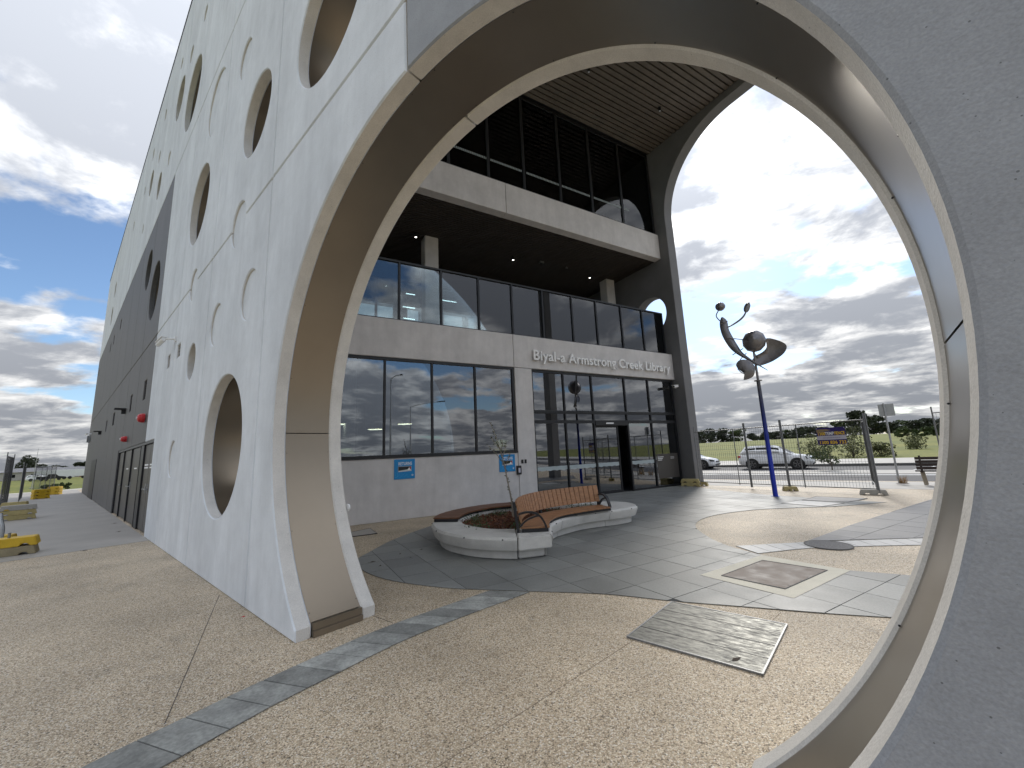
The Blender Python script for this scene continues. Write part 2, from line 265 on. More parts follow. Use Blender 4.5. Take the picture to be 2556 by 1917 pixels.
class MB:
    def __init__(s): s.v = []; s.f = []
    def add(s, vs, fs):
        k = len(s.v); s.v += [tuple(x) for x in vs]; s.f += [tuple(i+k for i in q) for q in fs]; return s
    def box(s, F, x0, x1, y0, y1, z0, z1):
        vs = [F @ Vector((x, y, z)) for z in (z0, z1) for y in (y0, y1) for x in (x0, x1)]
        return s.add(vs, [(0, 2, 3, 1), (4, 5, 7, 6), (0, 1, 5, 4), (2, 6, 7, 3), (0, 4, 6, 2), (1, 3, 7, 5)])
    def wbox(s, F, s0, s1, z0, z1, d0, d1): return s.box(F, s0, s1, z0, z1, -d1, -d0)      # wall box: d is depth behind the face
    def bar(s, p, q, w, h, up=(0, 0, 1)):
        p = Vector(p); q = Vector(q); t = (q-p); ln = t.length; t.normalize(); x = t.cross(Vector(up))
        if x.length < 1e-4: x = t.cross(Vector((1, 0, 0)))
        x.normalize(); y = x.cross(t); m = Matrix.Identity(4)
        for i in range(3): m[i][0] = t[i]; m[i][1] = x[i]; m[i][2] = y[i]; m[i][3] = p[i]
        return s.box(m, 0, ln, -w/2, w/2, -h/2, h/2)
    def tube(s, pts, r, n=8, cap=True):
        pts = [Vector(p) for p in pts]; rr = r if isinstance(r, (list, tuple)) else [r]*len(pts); rings = []; ref = None
        for i, p in enumerate(pts):
            t = (pts[min(i+1, len(pts)-1)]-pts[max(i-1, 0)]).normalized()
            if ref is None: ref = t.orthogonal().normalized()
            x = (ref - t*ref.dot(t)).normalized(); ref = x; y = t.cross(x)
            rings.append([p+(x*math.cos(2*math.pi*k/n)+y*math.sin(2*math.pi*k/n))*rr[i] for k in range(n)])
        vs = [q for g in rings for q in g]; fs = []
        for i in range(len(pts)-1):
            for k in range(n): a, b = i*n+k, i*n+(k+1) % n; fs.append((a, b, b+n, a+n))
        if cap: fs.append(tuple(range(n-1, -1, -1))); fs.append(tuple((len(pts)-1)*n+k for k in range(n)))
        return s.add(vs, fs)
    def prism(s, poly, F, z0, z1):
        n = len(poly); vs = [F @ Vector((x, y, z)) for z in (z0, z1) for x, y in poly]
        fs = [tuple(range(n-1, -1, -1)), tuple(range(n, 2*n))]+[(k, (k+1) % n, n+(k+1) % n, n+k) for k in range(n)]
        return s.add(vs, fs)
    def lathe(s, prof, F, n=24):
        """prof: (radius, z) along local z"""
        vs = [F @ Vector((r*math.cos(2*math.pi*k/n), r*math.sin(2*math.pi*k/n), z)) for r, z in prof for k in range(n)]; fs = []
        for i in range(len(prof)-1):
            for k in range(n): a, b = i*n+k, i*n+(k+1) % n; fs.append((a, b, b+n, a+n))
        return s.add(vs, fs)
    def sphere(s, c, r, F=I4, nu=20, nv_=12, jit=0):
        vs = []; fs = []; rx, ry, rz = r if isinstance(r, (tuple, list)) else (r, r, r)
        for i in range(nv_+1):
            for k in range(nu):
                th = math.pi*i/nv_; ph = 2*math.pi*k/nu; j = 1+random.uniform(-jit, jit)
                vs.append(F @ Vector((c[0]+rx*j*math.sin(th)*math.cos(ph), c[1]+ry*j*math.sin(th)*math.sin(ph), c[2]+rz*j*math.cos(th))))
        for i in range(nv_):
            for k in range(nu): a, b = i*nu+k, i*nu+(k+1) % nu; fs.append((a, a+nu, b+nu, b))
        return s.add(vs, fs)
    def build(s, name, m, parent=None, label=None, cat=None, group=None, kind=None, smooth=False, bevel=0, matrix=None):
        me = bpy.data.meshes.new(name); me.from_pydata(s.v, [], s.f); me.materials.append(MATS[m] if isinstance(m, str) else m)
        bm = bmesh.new(); bm.from_mesh(me); bmesh.ops.recalc_face_normals(bm, faces=bm.faces)
        if bevel:
            ed = [e_ for e_ in bm.edges if len(e_.link_faces) == 2 and e_.calc_face_angle(0) > .6]
            bmesh.ops.bevel(bm, geom=ed, offset=bevel, segments=2, affect='EDGES', clamp_overlap=True)
        bm.to_mesh(me); bm.free()
        if smooth: me.polygons.foreach_set('use_smooth', [True]*len(me.polygons)); me.set_sharp_from_angle(angle=R(38))
        o = bpy.data.objects.new(name, me)
        if matrix is not None: o.matrix_world = matrix
        return link(o, parent, label, cat, group, kind)
def circ(cx, cy, r, n=48, a0=0.0, a1=2*math.pi):
    return [(cx+r*math.cos(a0+(a1-a0)*k/n), cy+r*math.sin(a0+(a1-a0)*k/n)) for k in range(n)]
def plate(name, F, outer, holes, d0, d1, m, parent=None, bevel=.012, **kw):
    cu = bpy.data.curves.new('c', 'CURVE'); cu.dimensions = '2D'; cu.fill_mode = 'BOTH'; cu.extrude = max(.0005, (d1-d0)/2-bevel)
    cu.bevel_depth = bevel; cu.bevel_resolution = 0; cu.offset = -bevel
    for pts in [outer]+holes:
        sp = cu.splines.new('POLY'); sp.points.add(len(pts)-1); sp.use_cyclic_u = True
        for p, q in zip(sp.points, pts): p.co = (q[0], q[1], 0, 1)
    o = bpy.data.objects.new('c', cu); me = bpy.data.meshes.new_from_object(o); bpy.data.objects.remove(o); bpy.data.curves.remove(cu)
    me.transform(F @ Matrix.Translation((0, 0, -(d0+d1)/2))); me.name = name; me.materials.clear(); me.materials.append(MATS[m])
    bm = bmesh.new(); bm.from_mesh(me); bmesh.ops.remove_doubles(bm, verts=bm.verts, dist=1e-5); bmesh.ops.recalc_face_normals(bm, faces=bm.faces); bm.to_mesh(me); bm.free(); me.polygons.foreach_set('use_smooth', [False]*len(me.polygons))
    o = bpy.data.objects.new(name, me); return link(o, parent, **kw)
def textmesh(name, body, F, x, y, depth, size, m, parent=None, width=None, align='LEFT', bold=0.0, zoff=0.0):
    cu = bpy.data.curves.new('t', 'FONT'); cu.body = body; cu.size = size; cu.extrude = depth/2; cu.align_x = align; cu.offset = bold; cu.space_character = 1.06
    o = bpy.data.objects.new('t', cu); me = bpy.data.meshes.new_from_object(o); bpy.data.objects.remove(o); bpy.data.curves.remove(cu)
    sx_ = 1.0
    if width:
        xs = [v.co.x for v in me.vertices]; sx_ = width/(max(xs)-min(xs))
    me.transform(F @ Matrix.Translation((x, y, zoff+depth/2)) @ Matrix.Diagonal((sx_, 1, 1, 1))); me.name = name; me.materials.clear(); me.materials.append(MATS[m])
    o = bpy.data.objects.new(name, me); return link(o, parent)
def smooth_path(pts, n, closed=False):
    P = [Vector((*p, 0)) if len(p) == 2 else Vector(p) for p in pts]; m = len(P); segs = m if closed else m-1; out = []
    for i in range(segs):
        p0 = P[(i-1) % m] if closed or i > 0 else P[0]; p1 = P[i]; p2 = P[(i+1) % m]; p3 = P[(i+2) % m] if closed or i+2 < m else P[-1]
        for k in range(n):
            t = k/n; out.append(.5*((2*p1)+(-p0+p2)*t+(2*p0-5*p1+4*p2-p3)*t*t+(-p0+3*p1-3*p2+p3)*t**3))
    if not closed: out.append(P[-1])
    return out
def even(path, n):
    d = [0.0]
    for i in range(1, len(path)): d.append(d[-1]+(path[i]-path[i-1]).length)
    out = []; j = 0
    for k in range(n+1):
        t = d[-1]*k/n
        while j < len(path)-2 and d[j+1] < t: j += 1
        out.append(path[j].lerp(path[j+1], 0 if d[j+1] == d[j] else (t-d[j])/(d[j+1]-d[j])))
    return out
def clip(poly, cw):
    """Sutherland-Hodgman: subject poly against convex ccw polygon"""
    out = poly
    for i in range(len(cw)):
        a, b = cw[i], cw[(i+1) % len(cw)]; inp = out; out = []
        if not inp: return []
        ins = lambda p: (b[0]-a[0])*(p[1]-a[1])-(b[1]-a[1])*(p[0]-a[0]) >= -1e-9
        for k in range(len(inp)):
            p, q = inp[k-1], inp[k]; ip, iq = ins(p), ins(q)
            if ip != iq:
                dx, dy = q[0]-p[0], q[1]-p[1]; den = (b[0]-a[0])*dy-(b[1]-a[1])*dx
                if abs(den) > 1e-12:
                    t = ((b[1]-a[1])*(p[0]-a[0])-(b[0]-a[0])*(p[1]-a[1]))/den; out.append((p[0]+dx*t, p[1]+dy*t))
            if iq: out.append(q)
    res = []
    for p in out:
        if not res or math.hypot(p[0]-res[-1][0], p[1]-res[-1][1]) > 1e-4: res.append(p)
    if len(res) > 1 and math.hypot(res[0][0]-res[-1][0], res[0][1]-res[-1][1]) < 1e-4: res.pop()
    return res if len(res) >= 3 else []
def area(p): return abs(sum(p[i-1][0]*p[i][1]-p[i][0]*p[i-1][1] for i in range(len(p))))/2
def leafmesh(name, pts, size, m, parent=None, flat=0.0, aspect=.6, **kw):
    """many small leaf quads at pts (n,3)"""
    n = len(pts); a = rng.normal(size=(n, 3)); a[:, 2] *= (1-flat); a /= np.linalg.norm(a, axis=1)[:, None]
    b = np.cross(a, rng.normal(size=(n, 3))); b /= np.linalg.norm(b, axis=1)[:, None]; sz = (size*rng.uniform(.6, 1.35, n))[:, None]
    A_, B_ = a*sz, b*sz*aspect
    v = np.stack([pts-A_, pts-B_*.9, pts+A_, pts+B_*.9], 1).reshape(-1, 3)
    me = bpy.data.meshes.new(name); me.vertices.add(4*n); me.vertices.foreach_set('co', v.ravel().astype(np.float32))
    me.loops.add(4*n); me.loops.foreach_set('vertex_index', np.arange(4*n, dtype=np.int32)); me.polygons.add(n)
    me.polygons.foreach_set('loop_start', np.arange(0, 4*n, 4, dtype=np.int32)); me.polygons.foreach_set('loop_total', np.full(n, 4, dtype=np.int32))
    me.update(calc_edges=True); me.materials.append(MATS[m]); o = bpy.data.objects.new(name, me); return link(o, parent, **kw)

# ------------------------------------------------------------------ ground
def sheet(name, poly, z, m, kind='structure', parent=None, **kw):
    mb = MB(); mb.add([(x, y, z) for x, y in poly], [tuple(range(len(poly)))]); return mb.build(name, m, parent, kind=kind, **kw)
def AN(s, nd): return (av[0]*s+nv[0]*nd, av[1]*s+nv[1]*nd)          # plan point: s along the wall, nd away from the camera
# field: one sheet to the horizon, rising gently far off on the street side
gx = sorted(set([-3000, -1500, -800, -400, -250]+list(range(-200, 201, 25))+[250, 400, 800, 1500, 3000]))
gy = sorted(set([-3000, -1000, -400, -200, -100, -50]+list(range(-20, 300, 20))+[340, 400, 500, 700, 1000, 1800, 3000]))
def gz(s, d):
    z = -.42
    if d > 46: z += .0125*min(d-46, 260)+.35*math.sin(s*.021+1)*min(1, (d-46)/120)*1.0
    if s > 0 and d > 46: z += min(s, 200)*.006*min(1, (d-46)/80)
    if s < -45: z += .25*math.sin(d*.05)*min(1, (-45-s)/60)
    return z
mb = MB(); mb.add([(*AN(s, d), gz(s, d)) for d in gy for s in gx], [(j*len(gx)+i, j*len(gx)+i+1, (j+1)*len(gx)+i+1, (j+1)*len(gx)+i) for j in range(len(gy)-1) for i in range(len(gx)-1)])
mb.build('ground', 'grass', kind='structure', smooth=True)
# plaza: exposed aggregate, level, falling slightly to the kerb beyond the fence
mb = MB(); rows = [(-14, 0), (16.4, 0), (21.8, -.14), (21.8, -.60)]
mb.add([(*AN(s, d), z) for d, z in rows for s in (-34, 70)], [(0, 1, 3, 2), (2, 3, 5, 4), (4, 5, 7, 6)]); mb.build('plaza', 'aggregate', kind='structure')
mb = MB(); mb.add([(*AN(s, d), z-.004) for d, z in rows[:2]+[(16.4, -.6)] for s in (-56, -34)], [(0, 1, 3, 2), (2, 3, 5, 4)]); mb.build('plaza_end', 'aggregate', kind='structure')
sheet('slab', [AN(-56, 1.58), AN(-12.55, 1.58), AN(-12.45, -.15), AN(-12.4, -3.5), AN(-56, -5.5)], .004, 'grey_slab')
sheet('kerb_edge', [AN(-57.2, 4), AN(-55.9, 4), AN(-55.9, -14), AN(-57.2, -14)], .010, 'pale_concrete')
# footpath strip beyond the fence
mb = MB(); mb.add([(*AN(s, d), z) for d, z in ((17.4, -.022), (21.3, -.123)) for s in (-20, 70)], [(0, 1, 3, 2)]); mb.build('footpath', 'path_concrete', kind='structure')
# road
def strip(name, d0, d1, z, m, s0=-120, s1=160): return sheet(name, [AN(s0, d0), AN(s1, d0), AN(s1, d1), AN(s0, d1)], z, m)
strip('road', 20.5, 37.0, -.300, 'asphalt'); strip('gutter', 21.8, 22.5, -.296, 'pale_concrete'); strip('road_line', 27.5, 27.85, -.295, 'line_paint'); strip('road_edge_strip', 28.6, 31.6, -.295, 'path_concrete')
for s in (-38, -31.4, -24.8, -18.2, -11.6, -5, 1.6, 8.2, 14.8, 21.4, 28): sheet('bay_line', [AN(s, 31.7), AN(s+.14, 31.7), AN(s+1.4, 35.6), AN(s+1.26, 35.6)], -.294, 'line_paint')
mb = MB(); F = frame(*AN(-120, 36.2), *av); mb.box(F, 0, 280, -.5, -.14, -.35, 0); mb.build('kerb', 'kerb', kind='structure', bevel=.02)
mb = MB(); F = frame(*AN(-120, 36.21), *av); mb.box(F, 0, 280, -.6, -.15, -8.8, 0); mb.build('far_footpath', 'path_concrete', kind='structure')

# paved areas: pavers on a bed, clipped to the curved edges
main_edge = smooth_path([(-2.66, 6.91), (-2.40, 6.31), (-1.82, 5.7), (-1.0, 5.26), (-.1, 5.02), (.89, 4.79), (1.62, 4.47), (2.22, 4.25), (2.81, 4.03), (3.35, 3.86), (5.2, 3.3)], 5)
isl = smooth_path([(3.46, 6.03), (3.30, 6.6), (3.30, 7.3), (3.5, 8.25), (3.92, 8.95), (4.61, 9.52), (5.7, 9.93), (6.76, 9.95), (7.7, 9.92), (9.05, 10.18)], 5)
farE = [(8.5, 10.95), (7.75, 12.2), (7.3, 13.4), (7.0, 14.6)]
pe0 = PE(14.4, 0, .25); pe1 = PE(4.9, 0, .02)
upl = smooth_path([(pe1.x, pe1.y), (-1.35, 10.9), (-1.99, 9.79), (-2.48, 8.35), (-2.63, 7.15), (-2.66, 6.91)], 5)
tup = lambda L_: [(p[0], p[1]) for p in L_]
REG_MAIN = tup(main_edge)+[(5.6, 4.35), (4.54, 4.91), (4.02, 5.19)]+tup(isl)+farE+[(pe0.x, pe0.y)]+tup(upl)[:-1]
REG_TRI = [(4.62, 6.74), (6.03, 7.68), (8.4, 9.16), (10.8, 10.62), (13.5, 9.4), (9.5, 6.7), (6.5, 6.60), (5.05, 6.69)]
def paving(name, region, p0, pu, pv, m, kind='structure', dz=0.0, sinkz=.012):
    bed = sheet(name, region, .004+dz, 'grout')
    xs = [p[0] for p in region]; ys = [p[1] for p in region]; us = [ev[0]*x+ev[1]*y for x, y in region]; vs_ = [env[0]*x+env[1]*y for x, y in region]
    pcs = []
    for i in range(math.floor((min(us)-p0[0])/pu), math.ceil((max(us)-p0[0])/pu)+1):
        for j in range(math.floor((min(vs_)-p0[1])/pv), math.ceil((max(vs_)-p0[1])/pv)+1):
            g = .004; u0_, u1_, v0_, v1_ = p0[0]+i*pu+g, p0[0]+(i+1)*pu-g, p0[1]+j*pv+g, p0[1]+(j+1)*pv-g
            cw = [(ev[0]*u+env[0]*v, ev[1]*u+env[1]*v) for u, v in ((u0_, v0_), (u1_, v0_), (u1_, v1_), (u0_, v1_))]
            q = clip(region, cw)
            if q and area(q) > .004: pcs.append((math.hypot(sum(x for x, y in q)/len(q), sum(y for x, y in q)/len(q)), q))
    pcs.sort(key=lambda t: t[0]); rest = MB()
    for k, (dd, q) in enumerate(pcs):
        tz = .0085+dz+random.uniform(0, .002)
        if k < 290: b_ = MB(); b_.prism(q, I4, .0045+dz, tz); b_.build('paver', m if isinstance(m, str) else random.choice(m), bed)
        else: rest.prism(q, I4, .0045+dz, tz)
    if rest.v: rest.build('far_pavers', m if isinstance(m, str) else m[0], bed, kind='stuff')
    return bed
def variant(base, name, k):
    m = MATS[base].copy(); m.name = name
    for n_ in m.node_tree.nodes:
        if n_.type == 'VALTORGB':
            for el in n_.color_ramp.elements: c = el.color; el.color = (c[0]*k, c[1]*k, c[2]*k, 1)
    MATS[name] = m; return name
BS = ['bluestone', variant('bluestone', 'bluestone_b', .88), variant('bluestone', 'bluestone_c', 1.12), 'bluestone']
paving('entry_paving', REG_MAIN, (3.68, 2.06), .55, .53, BS)
paving('path_paving', REG_TRI, (3.68, 2.06), .55, .53, 'bluestone_dark')
# border bands of single stones
def band(name, c_out, c_in, n, m, dz=.0):
    o_ = even(smooth_path(c_out, 6), n); i_ = even(smooth_path(c_in, 6), n)
    poly = tup(o_)+tup(i_[::-1]); bed = sheet(name, poly, .004+dz, 'joint')
    for k in range(n):
        g = .018; a_, b_, c_, d_ = o_[k].lerp(o_[k+1], g), o_[k].lerp(o_[k+1], 1-g), i_[k].lerp(i_[k+1], 1-g), i_[k].lerp(i_[k+1], g)
        q = MB(); q.prism(tup([a_, b_, c_, d_]), I4, .0045+dz, .009+dz+random.uniform(0, .001)); q.build('stone', random.choice(m) if isinstance(m, list) else m, bed)
BB = ['bluestone_band', variant('bluestone_band', 'bluestone_band_b', .8), variant('bluestone_band', 'bluestone_band_c', 1.25)]
band('border_band', [(-3.1, 1.2), (-2.48, 2.42), (-2.25, 2.82), (-2.02, 3.2), (-1.76, 3.57), (-1.45, 4.0), (-1.05, 4.42), (-.37, 5.06)],
     [(-2.7, 1.0), (-2.1, 2.26), (-1.9, 2.62), (-1.69, 2.99), (-1.43, 3.35), (-1.14, 3.76), (-.75, 4.18), (.1, 4.95)], 20, BB)
band('light_band', [(3.40, 6.62), (4.46, 6.66), (5.04, 6.64), (6.4, 6.56), (8.2, 6.3)], [(3.46, 6.14), (4.37, 6.31), (5.04, 6.28), (6.0, 6.19), (8.0, 5.9)], 20, 'light_stone')
# saw cuts
def cut(p, q, wd=.0045): b_ = MB(); b_.bar((*p, .0012), (*q, .0012), wd, .0016); b_.build('saw_cut', 'black' if wd > .004 else 'faint_cut', None, kind='structure')
cut((-3.80, 5.36), (-2.30, 2.84)); cut((-1.56, 4.47), (-1.29, 4.27)); cut((4.54, 4.93), (5.9, 5.75)); cut((2.45, 4.10), (2.05, 3.75), .003); cut((.93, 3.68), (-.9, 2.0), .0022);
# covers let into the ground
def cover(name, quad, z, m, label, rim=None, rimw=.03, holes=()):
    t = empty(name, ((quad[0][0]+quad[2][0])/2, (quad[0][1]+quad[2][1])/2, 0), label, 'ground cover'); base = t.location.copy()
    b_ = MB(); b_.prism(quad, Matrix.Translation(-base), .002, z); b_.build('lid', m, t)
    if rim:
        c = Vector((base.x, base.y)); out = [(p[0]+(Vector(p)-c).normalized().x*rimw, p[1]+(Vector(p)-c).normalized().y*rimw) for p in quad]
        b_ = MB()
        for k in range(4): b_.prism([quad[k], quad[(k+1) % 4], out[(k+1) % 4], out[k]], Matrix.Translation(-base), .002, z+.003)
        b_.build('rim', rim, t)
    for (x, y, wd, hg) in holes: b_ = MB(); b_.box(Matrix.Translation(-base), x-wd, x+wd, y-hg, y+hg, z+.0005, z+.0025); b_.build('lifting_hole', 'black', t)
    return t
cover('steel_cover', [(1.55, 4.44), (2.31, 3.82), (1.65, 3.09), (.90, 3.73)], .013, 'tread_steel', 'large patterned steel pit cover shining in the beige aggregate', 'fence_post', .018)
cover('pit_cover', [(3.29, 5.75), (3.75, 5.22), (2.87, 4.67), (2.46, 5.20)], .017, 'rust_steel', 'brown steel pit cover in a wide pale concrete frame', 'kerb', .014, [(3.36, 4.98, .012, .012), (3.22, 4.90, .012, .012), (2.98, 4.76, .012, .012)])
sheet('pit_surround', [(3.44, 6.02), (4.02, 5.19), (2.78, 4.40), (2.22, 5.27)], .0125, 'pale_concrete')
cover('service_cover', [(-3.74, 9.31), (-3.47, 9.71), (-3.08, 9.04), (-3.51, 8.80)], .012, 'grey_slab', 'small grey service hatch beside the entry wall, behind the arch foot', 'dark_metal', .02)
cover('service_cover', [(7.65, 11.10), (8.45, 11.68), (9.2, 10.9), (8.3, 10.42)], .0135, 'bluestone_dark', 'dark grey service lid next to the pale slab behind the blue pole', 'kerb', .02)
cover('service_cover', [(6.84, 10.72), (7.58, 11.08), (8.1, 10.3), (7.3, 9.96)], .0135, 'light_stone', 'pale stone service lid in front of the blue sculpture pole', 'kerb', .02)
for k in (.25, .5, .75):
    q0 = Vector((1.55, 4.44, .0142)).lerp(Vector((.90, 3.73, .0142)), k); q1 = Vector((2.31, 3.82, .0142)).lerp(Vector((1.65, 3.09, .0142)), k); b_ = MB(); so_ = bpy.data.objects['steel_cover']; b_.bar(q0-so_.location, q1-so_.location, .007, .0016); b_.build('lid_seam', 'black', so_)
t = empty('round_cover', (4.70, 6.42, 0), 'round cover filled with dark pebbles in the light stone band', 'ground cover'); b_ = MB(); b_.lathe([(.0001, .016), (.29, .016), (.29, .002)], I4, 40); b_.build('lid', 'pebble_cover', t); b_ = MB(); b_.lathe([(.293, .002), (.293, .018), (.305, .018), (.305, .002)], I4, 40); b_.build('rim', 'kerb', t)
# ------------------------------------------------------------------ library building
mat('interior_teal', (.40, .54, .51), .8)
mat('frosted', (.40, .46, .47), .5, var=.05)
lib = empty('library_building', (0, 0, 0), 'white precast concrete library with round openings, a huge circular portal and glazed entry front', 'library')
def two_tone(o, F, m_edge):
    me = o.data; me.materials.append(MATS[m_edge]); nz = (F.to_3x3() @ Vector((0, 0, 1)))
    for p in me.polygons:
        if abs(p.normal.dot(nz)) < .5: p.material_index = 1
ACX, ACZ, AR = -2.372, 2.077, 2.634
HOLES = [(-3.96, 6.82, .90), (-6.56, 7.12, .68), (-10.59, 7.47, .93), (-13.2, 12.28, 1.07), (-15.77, 13.94, .75), (-19.04, 8.87, .77), (-16.74, 7.34, .99), (-9.81, 3.66, .37), (-7.17, 1.91, 1.048), (-18.97, 12.3, .54), (-22.06, 14.04, .60), (-38.0, 14.1, .6), (-38.2, 12.2, .7)]
RECESS = [(-7.52, 8.94, .36), (-9.72, 9.55, .73), (-6.27, 3.98, .365), (-8.04, 3.98, .365), (-10.82, 1.79, .37), (-14.23, 14.47, .28), (-16.35, 15.79, .22), (-19.56, 15.83, .26), (-12.42, 14.4, .23), (-22.62, 15.79, .30), (-20.02, 14.15, .27), (-16.87, 12.26, .28), (-24.7, 14.97, .26), (-28.84, 14.9, .33), (-23.27, 12.36, .25)]
BITES = [(-7.11, 5.44, .38), (-10.31, 5.44, .345)]
LOUV = [(-15.93, 4.28, -16.5, 3.68), (-19.36, 4.26, -19.9, 3.66), (-25.57, 4.25, -26.5, 3.68), (-29.6, 4.23, -30.3, 3.65), (-11.07, 4.34, -11.46, 4.04), (-12.28, 4.32, -12.63, 4.0)]
SQW = [(-24.3, 9.3), (-29.0, 9.3), (-32.74, 9.28), (-35.0, 9.28), (-45.2, 9.37)]
EDG = [.75, -2.39, -5.55, -8.70, -11.80, -14.90, -18.0, -21.1, -24.2, -27.3, -30.4, -33.5, -36.6, -39.7, -42.8, -47.0]
ROWS = [(0, 5.44), (5.44, 10.62), (10.62, 17.7)]
def rect_bites(s0, s1, z0, z1):
    out = [(s0, z0)]
    for (c, zc, r) in sorted(BITES):
        if abs(zc-z0) < .1 and s0 < c < s1: out += [(c+r*math.cos(t), max(z0, zc+r*math.sin(t))) for t in np.linspace(math.pi-.03, .03, 18)]
    out += [(s1, z0), (s1, z1)]
    for (c, zc, r) in sorted(BITES, reverse=True):
        if abs(zc-z1) < .1 and s0 < c < s1: out += [(c+r*math.cos(t), min(z1, zc+r*math.sin(t))) for t in np.linspace(-.03, -math.pi+.03, 18)]
    return out+[(s0, z1)]
g = .013; rc = AR+.012
zf_ = .10; xf = math.sqrt(AR*AR-(ACZ-zf_)**2); aR = math.atan2(zf_-ACZ, xf); aL = math.pi-aR
arcL = [(ACX+AR*math.cos(t), ACZ+AR*math.sin(t)) for t in np.linspace(aL, math.pi/2+.004, 70)]       # from the left foot up to the crown
arcR = [(2*ACX-x, z) for x, z in arcL]
for i in range(len(EDG)-1):
    s1, s0 = EDG[i]-g, EDG[i+1]+g
    for r_, (z0, z1) in enumerate(ROWS):
        zz0, zz1 = z0+(g if r_ else 0), z1-(g if r_ < 2 else 0); hs = []
        if r_ == 0 and abs(EDG[i]+2.39) < .01: out = [(s0, 0), (ACX-xf, 0)]+arcL+[(s1, zz1), (s0, zz1)]
        elif r_ == 0 and EDG[i] == .75: out = [(ACX+xf, 0), (s1, 0), (s1, zz1), (s0, zz1)]+arcR[::-1]
        elif r_ == 0 and abs(EDG[i]+11.8) < .01: out = [(s0, 2.34), (-13.35, 2.34), (-13.35, 0), (s1, 0), (s1, zz1), (s0, zz1)]
        elif r_ == 0 and EDG[i] in (-14.9, -18.0): out = [(s0, 2.34), (s1, 2.34), (s1, zz1), (s0, zz1)]
        elif r_ == 0 and EDG[i] == -21.1: out = [(s0, 0), (-22.02, 0), (-22.02, 2.34), (s1, 2.34), (s1, zz1), (s0, zz1)]
        else: out = rect_bites(s0, s1, zz0, zz1)
        for (c, zc, rr) in HOLES+RECESS:
            if s0 < c-rr and c+rr < s1 and zz0 < zc-rr and zc+rr < zz1: hs.append(circ(c, zc, rr, 56))
        for (a1, b1, a0, b0) in LOUV:
            if s0 < a0 and a1 < s1 and r_ == 0: hs.append([(a0, b0), (a1, b0), (a1, b1), (a0, b1)])
        for (c, zc) in SQW:
            if s0 < c-.3 and c+.3 < s1 and r_ == 1: hs.append([(c-.28, zc-.28), (c+.28, zc-.28), (c+.28, zc+.28), (c-.28, zc+.28)])
        dark = EDG[i] <= -14.9 and r_ < 2
        m_ = 'dark_paint' if dark else ('shade_grey_panel' if EDG[i] > 0 and r_ < 3 else 'white_concrete')
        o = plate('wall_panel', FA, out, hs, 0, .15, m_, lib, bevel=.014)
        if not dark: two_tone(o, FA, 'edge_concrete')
        if EDG[i+1] > -11.9:                       # inner leaf of the free-standing wall
            if r_ == 0 and abs(EDG[i]+2.39) < .01: oi = [(s0, 0), (ACX-xf, 0)]+arcL+[(s1, zz1), (s0, zz1)]; hi = []
            elif r_ == 0 and EDG[i] == .75: oi = [(ACX+xf, 0), (s1, 0), (s1, zz1), (s0, zz1)]+arcR[::-1]; hi = []
            else: oi = [(s0, zz0), (s1, zz0), (s1, zz1), (s0, zz1)]; hi = [circ(c, zc, rr, 56) for (c, zc, rr) in HOLES if s0 < c-rr and c+rr < s1 and zz0 < zc-rr and zc+rr < zz1]
            plate('inner_panel', FA, oi, hi, .645, .795, 'edge_concrete', lib, bevel=.014)
# joint filler strips and coping, the frame of the wall
b_ = MB()
for s in EDG[1:-1]:
    if abs(s+2.39) < .01: b_.wbox(FA, s-.05, s+.05, 4.75, 17.6, .05, .12)
    elif s in (-18.0, -14.9, -21.1): b_.wbox(FA, s-.05, s+.05, 2.4, 17.6, .05, .12)
    else: b_.wbox(FA, s-.05, s+.05, .0, 17.6, .05, .12)
for z in (5.44, 10.62):
    cuts = [-47]+sorted([c for c, zc, r in BITES])+[3.9]
    b_.wbox(FA, -46.9, .70, z-.05, z+.05, .055, .115)
b_.build('joint_filler', 'joint', lib)
b_ = MB(); b_.wbox(FA, -47.02, .77, 17.702, 17.78, -.02, .82); b_.build('coping', 'dark_metal', lib, bevel=.01)
b_ = MB(); b_.wbox(FA, .60, .735, 0, 17.69, .152, .643); b_.build('end_wall', 'edge_concrete', lib)
b_ = MB(); b_.wbox(FA, -46.98, -46.8, 0, 17.69, .152, 18); b_.build('end_wall', 'dark_paint', lib)
